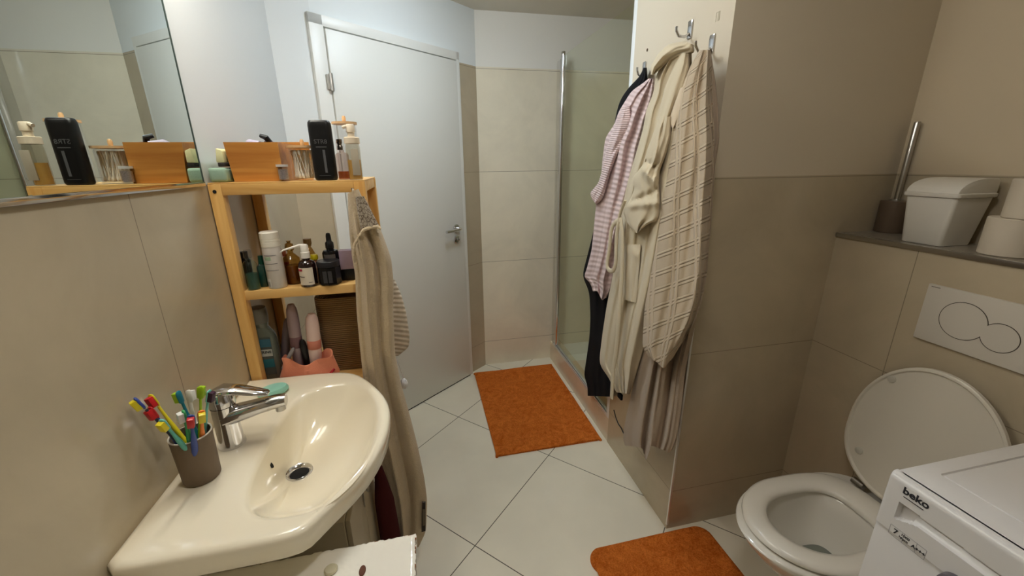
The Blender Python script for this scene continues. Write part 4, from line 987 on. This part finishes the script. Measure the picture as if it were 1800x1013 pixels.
# ------------------------------------------------------------------ towel on the shelf corner
tw = thing('grey_towel', 'long taupe grey bath towel hanging from the front corner of the shelf', 'towel', (-.13, 1.17, .15))
tm = fabric('taupe_terry', (200, 182, 152), None, 2., .24, fuzz_scale=260)
b = cloth([(611, 340), (612, 370), (614, 409), (619, 455), (624, 480), (627, 551), (632, 604), (640, 680), (650, 760), (662, 840), (672, 900), (680, 955), (686, 975)],
          [(630, 332), (642, 359), (667, 398), (674, 416), (688, 455), (692, 498), (691, 540), (694, 620), (705, 675), (722, 736), (735, 787), (746, 840), (751, 880), (749, 935), (736, 962)], 'y', 1.182, .026, [(.003, 2, .4, .15)],
          [(.25, .12, .45, 1, .07, .018), (.62, .14, .62, .95, .07, -.022), (.85, .15, .85, .8, .1, .014), (.12, .15, .2, 1, .05, -.010)], seed=12, back=.006, nv=120, nu=60)
b.build('towel_body', tm, tw)
b = cloth([(625, 346), (628, 370), (634, 402)], [(640, 345), (655, 375), (667, 398)], 'y', 1.150, .012, [(.002, 2, .2, .1)], nu=24, nv=30, seed=13, back=.008)
b.build('patterned_band', fabric('ornament_band', (176, 164, 146), 'ornament', .5, .05, (6, 9), (112, 98, 84)), tw)
P = [ony(px, py, 1.140) for px, py in ((632, 414), (640, 404), (652, 400), (664, 399), (670, 403))]
b = MB(); b.tube(P, [.003, .005, .005, .005, .003], 12); b.build('hem_roll', tm, tw)
P = [ony(px, py, 1.145) for px, py in ((632, 414), (624, 428), (621, 445), (623, 462))]
b = MB(); b.tube(P, [.003, .004, .003, .002], 12); b.build('hem_roll', tm, tw)
P = [ony(px, py, 1.150) for px, py in ((742, 884), (748, 884), (748, 934), (741, 936))]
b = MB(); b.loft([[p for p in P], [p+Vector((0, .006, 0)) for p in P]]); q = b.build('towel_label', pm('label_brown', (52, 42, 34), .7), tw); q['label'] = 'dark brown woven label'
P = [ony(px, py, 1.148) for px, py in ((743, 896), (747, 896), (747, 924), (743, 925))]
b = MB(); b.loft([[p for p in P], [p+Vector((0, .004, 0)) for p in P]]); b.build('label_print', pm('label_tan', (110, 98, 80), .7), tw)
b = MB(); p = ony(622, 333, 1.19); b.tube([(p.x, 1.199, p.z-.01), (p.x, 1.185, p.z-.014), (p.x, 1.172, p.z-.010), (p.x, 1.168, p.z+.004)], .0035, 10); tag(b.build('shelf_hook', chrome), 'small metal hook on the shelf corner carrying the towel', 'hook')
# striped cloth behind
b = cloth([(668, 492), (670, 560), (676, 625)], [(694, 492), (706, 520), (714, 550), (720, 590), (719, 610), (700, 626)], 'y', 1.33, .016, [(.002, 2, .2, .1)], nu=26, nv=50, seed=14, back=.014)
tag(b.build('ribbed_towel', fabric('ribbed_cotton', (216, 204, 186), 'rib', .4, .06, (1, 17), (188, 176, 156))), 'small cream towel with grey ribs hanging on the shelf side behind the grey towel', 'towel')
# white netting sponge
b = MB(); p = ony(712, 674, 1.42); rs = random.Random(2)
b.lathe([(0, -1), (.5, -.85), (.85, -.5), (1, 0), (.85, .45), (.5, .8), (.12, 1.), (.1, 1.6), (0, 1.62)], n=28)
for v in b.b.verts: v.co *= 1+rs.uniform(-.12, .12)
b.b.transform(Matrix.Translation((p.x-.004, 1.42, p.z)) @ Matrix.Diagonal((.014, .014, .022, 1)))
b.tube([(p.x-.004, 1.42, p.z+.02), (p.x-.012, 1.42, p.z+.07), (SX1+.001, 1.42, LOWZ-.012)], .0015, 8)
tag(b.build('shower_puff', pm('puff_white', (236, 236, 236), .6)), 'small white shower puff hanging low beside the grey towel', 'sponge')

# ------------------------------------------------------------------ storage under the basin
uc = thing('under_sink_cabinet', 'narrow beige cabinet with a key under the wash basin', 'cabinet', (-.36, .95, 0))
cbm = pm('cab_beige', (190, 178, 152), .4)
b = MB(); b.box((-.52, .82, .0), (-.235, 1.18, .64), .003); b.build('carcass', cbm, uc)
b = MB(); b.box((-.234, .825, .02), (-.222, 1.0, .635), .003); dr = b.build('door', cbm, uc)
b = MB(); b.box((-.234, 1.005, .02), (-.222, 1.175, .635), .003); b.build('door', cbm, uc)
b = MB(); b.lathe([(0, 0), (.005, 0), (.005, .012), (.010, .016), (.010, .020), (0, .021)], (-.222, .985, .58), axis=(1, 0, 0), n=18); b.box((-.2205, .981, .52), (-.219, .989, .578)); b.build('key', steel, dr)
b = MB(); b.tube([(-.185, 1.10, .04), (-.18, 1.105, .2), (-.185, 1.10, .42), (-.19, 1.10, .55)], [.03, .034, .03, .012], 18, .9); tag(b.build('rolled_cloth', fabric('bordeaux_cloth', (70, 26, 26), None, .6, .2)), 'dark bordeaux cloth bundle under the basin beside the towel', 'cloth')

# ------------------------------------------------------------------ bath mats
def mat_mesh(x0, x1, y0, y1, r, h, seed, waves=1., rotc=0.):
    from mathutils import noise as NZ
    b = MB(); nx, ny = 110, 150; rs = random.Random(seed)
    ph = [rs.uniform(0, 6) for _ in range(8)]
    def rim(x, y):
        dx = max(0, abs(x-(x0+x1)/2)-((x1-x0)/2-r)); dy = max(0, abs(y-(y0+y1)/2)-((y1-y0)/2-r)); return r-math.hypot(dx, dy)
    grid = []
    for i in range(nx+1):
        row = []
        for j in range(ny+1):
            u, v = i/nx*2-1, j/ny*2-1
            # map square to rounded rectangle
            x = (x0+x1)/2+u*(x1-x0)/2; y = (y0+y1)/2+v*(y1-y0)/2
            dd_ = rim(x, y)
            if dd_ < 0:
                cx_ = (x0+x1)/2+math.copysign((x1-x0)/2-r, x-(x0+x1)/2); cy_ = (y0+y1)/2+math.copysign((y1-y0)/2-r, y-(y0+y1)/2)
                q = math.hypot(x-cx_, y-cy_); x = cx_+(x-cx_)*r/q; y = cy_+(y-cy_)*r/q; dd_ = 0
            e = min(1., dd_/.012) if min(abs(u), 1) < 1 and abs(v) < 1 else 0.
            z = h*(.35+.65*math.sqrt(max(0, e)))
            w = waves*(.0022*math.sin(9*x+7*y+ph[0])+.0018*math.sin(-14*x+8*y+ph[1])+.0012*math.sin(23*x+11*y+ph[2]))
            w += waves*.005*(.5-abs(NZ.noise(Vector((x*5+seed, y*4, 1.3)))*2)**.6)
            row.append(b.b.verts.new((x, y, .001+z+max(-h*.4, w)*min(1, e+.2)+rs.uniform(-.0006, .0006)*e)))
        grid.append(row)
    for i in range(nx):
        for j in range(ny): b.b.faces.new((grid[i][j], grid[i+1][j], grid[i+1][j+1], grid[i][j+1]))
    # sides down to the floor
    loop = [grid[i][0] for i in range(nx+1)]+[grid[nx][j] for j in range(1, ny+1)]+[grid[i][ny] for i in range(nx-1, -1, -1)]+[grid[0][j] for j in range(ny-1, 0, -1)]
    bot = [b.b.verts.new((v.co.x, v.co.y, .0006)) for v in loop]; n = len(loop)
    for i in range(n): b.b.faces.new((loop[i], loop[(i+1) % n], bot[(i+1) % n], bot[i]))
    b.b.faces.new(bot[::-1])
    return b
def pile_mat():
    t = NT('orange_pile'); co = coords(t)
    n1 = t.n('ShaderNodeTexNoise', i_Scale=16., i_Detail=8., i_Roughness=.75, i_Distortion=1.5); t.l(co, n1.inputs['Vector'])
    n2 = t.n('ShaderNodeTexNoise', i_Scale=190., i_Detail=3.); t.l(co, n2.inputs['Vector'])
    mixf = t.math('ADD', t.math('MULTIPLY', n1.outputs[0], .6), t.math('MULTIPLY', n2.outputs[0], .4))
    r = t.n('ShaderNodeValToRGB'); r.color_ramp.elements[0].position = .40; r.color_ramp.elements[0].color = (*lin((188, 92, 24)), 1)
    r.color_ramp.elements[1].position = .60; r.color_ramp.elements[1].color = (*lin((230, 132, 56)), 1)
    t.l(mixf, r.inputs[0]); t.l(r.outputs[0], t.b.inputs['Base Color']); t.b.inputs['Roughness'].default_value = .95; t.b.inputs['Specular IOR Level'].default_value = .1
    t.l(t.bump(t.math('ADD', t.math('MULTIPLY', n1.outputs[0], 2.), n2.outputs[0]), .9, .006), t.b.inputs['Normal'])
    return t.m
om = pile_mat()
tag(mat_mesh(.277, .866, 1.700, 2.592, .008, .014, 3).build('bath_mat', om, angle=80), 'rectangular burnt orange bath mat in front of the shower', 'bath mat')
b = mat_mesh(.525, 1.045, .62, 1.108, .055, .018, 5, .6); tag(b.build('toilet_mat', om, angle=80), 'orange bath mat with rounded corners in front of the toilet', 'bath mat')

# ------------------------------------------------------------------ toilet
TYc = .732
wc = thing('toilet', 'white wall-hung toilet with raised lid beside the washing machine', 'toilet', (1.2, TYc, .1))
def egg(xf, xb, hw, z, n=64, yo=0.):
    """plan of a toilet: round at the front (xf, towards -X), square at the back"""
    pts = []
    xm = xf+(xb-xf)*.46
    for i in range(n):
        a = 2*PI*i/n; c, s_ = math.cos(a), math.sin(a)
        if c < 0: x = xm+(xm-xf)*c; y = hw*s_
        else:
            e = 2/3.4; x = xm+(xb-xm)*abs(c)**e; y = hw*math.copysign(abs(s_)**e, s_)
        pts.append((x, TYc+yo+y, z))
    return pts
b = MB()
rg = [egg(1.13, 1.415, .085, .10), egg(1.09, 1.416, .105, .13), egg(1.0, 1.416, .135, .22), egg(.915, 1.416, .163, .31), egg(.868, 1.416, .178, .37), egg(.856, 1.416, .185, .392), egg(.860, 1.414, .182, .398),
      egg(.905, 1.26, .128, .398), egg(.912, 1.25, .122, .39), egg(.925, 1.24, .115, .34), egg(.98, 1.225, .088, .27), egg(1.05, 1.21, .06, .235), egg(1.08, 1.2, .045, .225)]
b.loft(rg); b.build('bowl', toiletw, wc, angle=60)
b = MB(); b.loft([egg(1.06, 1.205, .054, .238), egg(1.062, 1.204, .053, .2385)]); b.build('water', pm('toilet_water', (120, 126, 118), .03), wc)
b = MB()
rg = [egg(.884, 1.33, .168, .4005), egg(.876, 1.335, .173, .408), egg(.879, 1.334, .171, .418), egg(.892, 1.325, .160, .4245), egg(.925, 1.275, .128, .4245), egg(.944, 1.252, .113, .418), egg(.950, 1.246, .108, .406), egg(.948, 1.248, .110, .4005)]
b.loft(rg+[rg[0]], False, False)
bmesh.ops.remove_doubles(b.b, verts=b.b.verts, dist=1e-6); b.build('seat', pm('seat_white', (230, 226, 216), .2), wc, angle=60)
# lid, leaning back
lid = MB()
def lidring(xoff, sc, n=64):
    pts = []
    for i in range(n):
        a = 2*PI*i/n; c, s_ = math.cos(a), math.sin(a)
        zc = .635
        if s_ > 0: z = zc+.245*s_*sc; y = .190*c*sc
        else:
            e = 2/3.; z = zc-(.205)*abs(s_)**e*sc; y = math.copysign(abs(c)**e, c)*.190*sc
            y *= 1-.18*abs(s_)**2
        x = 1.335+(z-.43)*.10
        pts.append((x+xoff, TYc-.022+y, z))
    return pts
lid.loft([lidring(.016, .90), lidring(.017, .97), lidring(.012, 1.), lidring(.002, 1.), lidring(0, .985), lidring(.0, .965), lidring(.006, .945), lidring(.007, .5)], True, True)
lo = lid.build('lid', pm('lid_white', (214, 208, 194), .3), wc, angle=35)
for yy, zz in ((.105, .80), (-.135, .545), (.12, .53)):
    b = MB(); x = 1.335+(zz-.43)*.10+.0065; b.lathe([(0, 0), (.012, 0), (.011, .004), (.006, .006), (0, .006)], (x, TYc+yy*.9, zz), axis=(-1, 0, .1), n=18); b.build('bumper', pm('bumper_grey', (190, 186, 174), .4), lo)
for s_ in (-1, 1):
    b = MB(); b.tube([(1.345, TYc+s_*.08-.018, .424), (1.345, TYc+s_*.08+.018, .424)], .011, 16); b.build('hinge', steel, wc)
# flush plate
fp = thing('flush_plate', 'white rectangular flush plate with two round buttons above the toilet', 'flush plate', (1.419, .70, .94))
b = MB(); b.box((1.409, .578, .940), (1.4188, .826, 1.106), .002); b.build('plate', pm('plate_white', (206, 200, 188), .35), fp)
for px, py, r in ((1692, 565, .0515), (1757, 595, .0375)):
    p = onx(px, py, 1.409)
    b = MB(); b.lathe([(0, 0), (r-.0012, 0), (r-.0012, .0008), (0, .0012)], (1.4088, p.y, p.z), axis=(-1, 0, 0), n=56); bt = b.build('button', pm('plate_white', (206, 200, 188), .35), fp)
    b = MB(); b.lathe([(r-.0012, 0), (r+.0006, 0), (r+.0006, .0006), (r-.0012, .0006)], (1.4089, p.y, p.z), axis=(-1, 0, 0), n=56, cap=False); b.build('button_gap', pm('gap_dark', (70, 62, 50), .6), bt)
b = MB(); b.box((1.4084, .797, 1.0985), (1.4089, .818, 1.1005)); b.build('maker_mark', pm('mark_grey', (120, 114, 104), .5), fp)

# ------------------------------------------------------------------ things on the toilet ledge
LZ = 1.2035
p = onz(1557, 409, LZ)
bc = (p.x+.026, p.y+.012)
tb_ = thing('toilet_brush', 'toilet brush with steel handle in a taupe holder in the corner', 'toilet brush', (bc[0], bc[1], LZ))
b = MB(); b.lathe([(0, 0), (.040, 0), (.041, .003), (.041, .105), (.039, .107), (0, .107)], (*bc, LZ), n=36); b.build('holder', pm('taupe_holder', (106, 90, 74), .5), tb_)
b = MB(); b.lathe([(0, 0), (.020, 0), (.020, .004), (.0085, .006), (.0085, .25), (.0075, .253), (0, .253)], (bc[0]+.002, bc[1]+.000, LZ+.107), n=20); b.build('handle', steel, tb_)
bn = thing('waste_bin', 'small white plastic bin with domed swing lid on the toilet ledge', 'bin', (1.52, .94, LZ))
def bring(x0, x1, y0, y1, z, r=.012, n=6):
    return [(p[0], p[1], z) for p in rbox(((x0+x1)/2, (y0+y1)/2), (x1-x0)/2, (y1-y0)/2, 0, 0, r, n)]
by1, by0 = onx(1583, 415, 1.455).y, onx(1652, 428, 1.455).y
ty1, ty0 = by1+.012, by0-.012
b = MB(); b.loft([bring(1.458, 1.575, by0, by1, LZ+.0005), bring(1.455, 1.578, by0, by1, LZ+.004), bring(1.447, 1.592, ty0, ty1, LZ+.137), bring(1.449, 1.590, ty0+.002, ty1-.002, LZ+.138)])
b.build('bin_body', plasticw, bn)
b = MB(); b.loft([bring(1.443, 1.596, ty0-.004, ty1+.004, LZ+.1385), bring(1.441, 1.598, ty0-.006, ty1+.006, LZ+.141), bring(1.441, 1.598, ty0-.006, ty1+.006, LZ+.149), bring(1.445, 1.594, ty0-.002, ty1+.002, LZ+.151)])
lidb = b.build('lid_rim', plasticw, bn)
b = MB(); hh = (ty1-ty0)/2+.001; ym = (ty0+ty1)/2
poly = [(1.447+.100*(1-math.cos(PI/2*k/10)), LZ+.1505+.040*math.sin(PI/2*k/10)) for k in range(11)]+[(1.585, LZ+.1905), (1.592, LZ+.186), (1.592, LZ+.1505)]
b.prism(poly, 1, ym-hh, ym+hh, .002); b.build('swing_lid', plasticw, bn)
def roll(y, x, z, lab, rr=.053):
    r = thing('toilet_roll', lab, 'toilet roll', (x, y, z), 'toilet rolls on the ledge')
    b = MB(); b.lathe([(.021, 0), (rr-.002, 0), (rr, .002), (rr, .095), (rr-.002, .097), (.021, .097), (.021, 0)], (x, y, z), n=40, cap=False); b.build('paper', pm('roll_paper', (206, 196, 178), .9, bump=.3, bscale=150), r)
    b = MB(); b.lathe([(.019, .001), (.0208, .001), (.0208, .096), (.019, .096), (.019, .001)], (x, y, z), n=28, cap=False); b.build('tube', pm('roll_tube', (160, 140, 110), .9), r)
p = onx(1722, 420, 1.49); roll(p.y-.055, 1.50, LZ, 'lower toilet roll standing on the ledge beside the bin')
p = onx(1766, 345, 1.49); roll(p.y-.056, 1.505, LZ+.0975, 'upper toilet roll stacked on the other roll')
p = onz(1528, 404, LZ); b = MB(); b.lathe([(0, 0), (.012, 0), (.011, .006), (.004, .009), (0, .010)], (p.x+.005, p.y, LZ), n=18, sy=1.5); b.lathe([(0, 0), (.004, .001), (.004, .006), (0, .008)], (p.x-.004, p.y-.026, LZ), n=12)
tag(b.build('sink_plug', blackp), 'small black plug lying at the left end of the ledge', 'plug')

# ------------------------------------------------------------------ washing machine
WX0, WX1, WY0, WY1, WZ = .880, 1.408, -.11, .487, .85
wm = thing('washing_machine', 'white front-loading washing machine in front of the toilet', 'washing machine', (1.14, .19, 0))
b = MB(); b.box((WX0+.012, WY0+.002, .015), (WX1, WY1-.002, WZ-.03), .006); b.build('cabinet', enamel, wm)
b = MB(); b.box((WX0+.004, WY0+.004, .09), (WX0+.0125, WY1-.002, .726), .003); b.build('front_panel', enamel, wm)
# top plate with raised border and recessed field
b = MB(); x0, x1, y0, y1 = WX0+.012, WX1, WY0, WY1
fx0 = onz(1645, 832, WZ); fi0, fi1, fj0, fj1 = WX0+.085, WX1-.06, WY0+.03, WY1-.030
def rr_(a0, a1, c0, c1, z, r=.01): return [(p[0], p[1], z) for p in rbox(((a0+a1)/2, (c0+c1)/2), (a1-a0)/2, (c1-c0)/2, 0, 0, r, 5)]
b.loft([rr_(x0, x1, y0, y1, WZ-.03), rr_(x0, x1, y0, y1, WZ-.006), rr_(x0+.002, x1-.002, y0+.002, y1-.002, WZ-.001), rr_(x0+.006, x1-.006, y0+.006, y1-.006, WZ), rr_(fi0, fi1, fj0, fj1, WZ, .006), rr_(fi0+.0015, fi1-.0015, fj0+.0015, fj1-.0015, WZ-.004, .005), rr_(fi0+.004, fi1-.004, fj0+.004, fj1-.004, WZ-.004, .004), rr_(fi0+.0055, fi1-.0055, fj0+.0055, fj1-.0055, WZ-.0008, .004)])
b.build('top_plate', enamel, wm, angle=25)
# control panel as relief
PZ0, PZ1 = .728, WZ
b = MB(); ny, nz_ = 200, 60
tA, tB_ = onx(1585, 886, WX0), onx(1745, 1003, WX0); bA, bB, bC = onx(1573, 911, WX0), onx(1610, 924, WX0), onx(1732, 1013, WX0)
def relief(y, z):
    d = 0.
    # rounded top and side edges
    e = min(PZ1-z, .012); d += .010*(1-math.sqrt(max(0, 1-((.012-e)/.012)**2))) if e < .012 else 0
    e = min(WY1-y, y-WY0, .008); d += .007*(1-math.sqrt(max(0, 1-((.008-e)/.008)**2))) if e < .008 else 0
    # drawer grip recess between a top line and a bottom line
    if y < tA.y+.002:
        zt = tA.z+(tB_.z-tA.z)*(y-tA.y)/(tB_.y-tA.y)
        if y > bB.y: zb = bA.z+(bB.z-bA.z)*(y-bA.y)/(bB.y-bA.y)
        else: zb = bB.z+(bC.z-bB.z)*(y-bB.y)/(bC.y-bB.y)
        if zb < z < zt and y > .16:
            k = (z-zb)/(zt-zb); dep = .004+.016*min(1, (tA.y-y)*0+1)*k
            if y > tA.y-.02: dep = .02
            d += dep*min(1, (y-.16)/.02)
    return d
rows = [[b.b.verts.new((WX0+relief(WY0+(WY1-WY0)*i/ny, PZ0+(PZ1-PZ0)*j/nz_), WY0+(WY1-WY0)*i/ny, PZ0+(PZ1-PZ0)*j/nz_)) for j in range(nz_+1)] for i in range(ny+1)]
for i in range(ny):
    for j in range(nz_): b.b.faces.new((rows[i][j], rows[i+1][j], rows[i+1][j+1], rows[i][j+1]))
lp_ = [rows[i][0] for i in range(ny+1)]+[rows[ny][j] for j in range(1, nz_+1)]+[rows[i][nz_] for i in range(ny-1, -1, -1)]+[rows[0][j] for j in range(nz_-1, 0, -1)]
bk2 = [b.b.verts.new((WX0+.022, v.co.y, v.co.z)) for v in lp_]
for i in range(len(lp_)): b.b.faces.new((lp_[i], lp_[(i+1) % len(lp_)], bk2[(i+1) % len(lp_)], bk2[i]))
b.b.faces.new(bk2[::-1])
pan = b.build('control_panel', enamel, wm, angle=30)
ink = pm('ink_dark', (36, 36, 44), .5)
p = onx(1609, 876, WX0)
b = text_mesh('beko', .0205, (WX0-.0004, p.y-.001, p.z+.0005), (0, -1, 0), (0, 0, 1), .0004, .0005, 0, 1.05); b.build('lettering', ink, pan)
p0, p1 = onx(1588, 875, WX0), onx(1624, 895, WX0)
b = MB(); b.box((WX0-.0008, p1.y, p.z-.0130), (WX0-.0001, p0.y, p.z-.0116)); b.build('lettering_underline', ink, pan)
p = onx(1574, 936, WX0); b = text_mesh('7', .015, (WX0-.0004, p.y, p.z+.001), (0, -1, 0), (0, 0, 1), .0003, .0003); b.build('lettering', ink, pan)
p = onx(1579, 941, WX0); b = text_mesh('kg', .006, (WX0-.0004, p.y-.004, p.z+.000), (0, -1, 0), (0, 0, 1), .0003); b.build('lettering', ink, pan)
p = onx(1590, 949, WX0); b = text_mesh('1000\nrpm', .0075, (WX0-.0004, p.y, p.z+.002), (0, -1, 0), (0, 0, 1), .0003, .0001); b.build('lettering', ink, pan)
p = onx(1614, 968, WX0); b = text_mesh('A+++', .0095, (WX0-.0004, p.y, p.z), (0, -1, 0), (0, 0, 1), .0003, .0003); b.build('lettering', ink, pan)
q0, q1 = onx(1563, 931, WX0), onx(1628, 973, WX0); zc = (onx(1574, 936, WX0).z+onx(1614, 968, WX0).z)/2+.0005
b = MB()
for za in (zc-.0115, zc+.0105): b.box((WX0-.0004, q1.y, za), (WX0-.0001, q0.y, za+.0005))
for yy in (q0.y, q0.y-.024, q0.y-.046, q1.y): b.box((WX0-.0004, yy-.0003, zc-.0115), (WX0-.0001, yy+.0003, zc+.0105))
b.build('badge_outline', pm('ink_grey', (140, 138, 142), .5), pan)
b = MB(); p = onx(1686, 1018, WX0); b.lathe([(0, 0), (.022, 0), (.021, .014), (.018, .017), (0, .017)], (WX0, p.y, p.z-.018), axis=(-1, 0, 0), n=32); q = b.build('program_knob', pm('knob_grey', (96, 90, 96), .35), wm); q['label'] = 'dark grey dial'
b = MB(); b.lathe([(0, 0), (.165, 0), (.165, .015), (.15, .03), (.125, .032), (.11, .02), (0, .018)], (WX0+.0035, .19, .42), axis=(-1, 0, 0), n=48); b.build('door', pm('wm_door', (190, 190, 194), .3), wm)
for x in (WX0+.04, WX1-.04):
    for y in (WY0+.04, WY1-.04):
        b = MB(); b.lathe([(0, 0), (.02, 0), (.018, .016), (0, .016)], (x, y, .0), n=16); b.build('foot', blackp, wm)

# ------------------------------------------------------------------ world + view
w = bpy.data.worlds.new('w'); SC.world = w; w.use_nodes = True
w.node_tree.nodes['Background'].inputs[0].default_value = (.05, .05, .05, 1)
w.node_tree.nodes['Background'].inputs[1].default_value = .2
SC.view_settings.view_transform = 'Standard'; SC.view_settings.look = 'None'; SC.view_settings.gamma = 1
SC.view_settings.exposure = -0.04
SC.view_settings.use_curve_mapping = False
SC.cycles.use_denoising = True
SC.cycles.use_adaptive_sampling = True; SC.cycles.adaptive_threshold = .04
SC.cycles.max_bounces = 9; SC.cycles.transparent_max_bounces = 20; SC.cycles.diffuse_bounces = 5; SC.cycles.glossy_bounces = 4
SC.cycles.caustics_reflective = False; SC.cycles.caustics_refractive = False
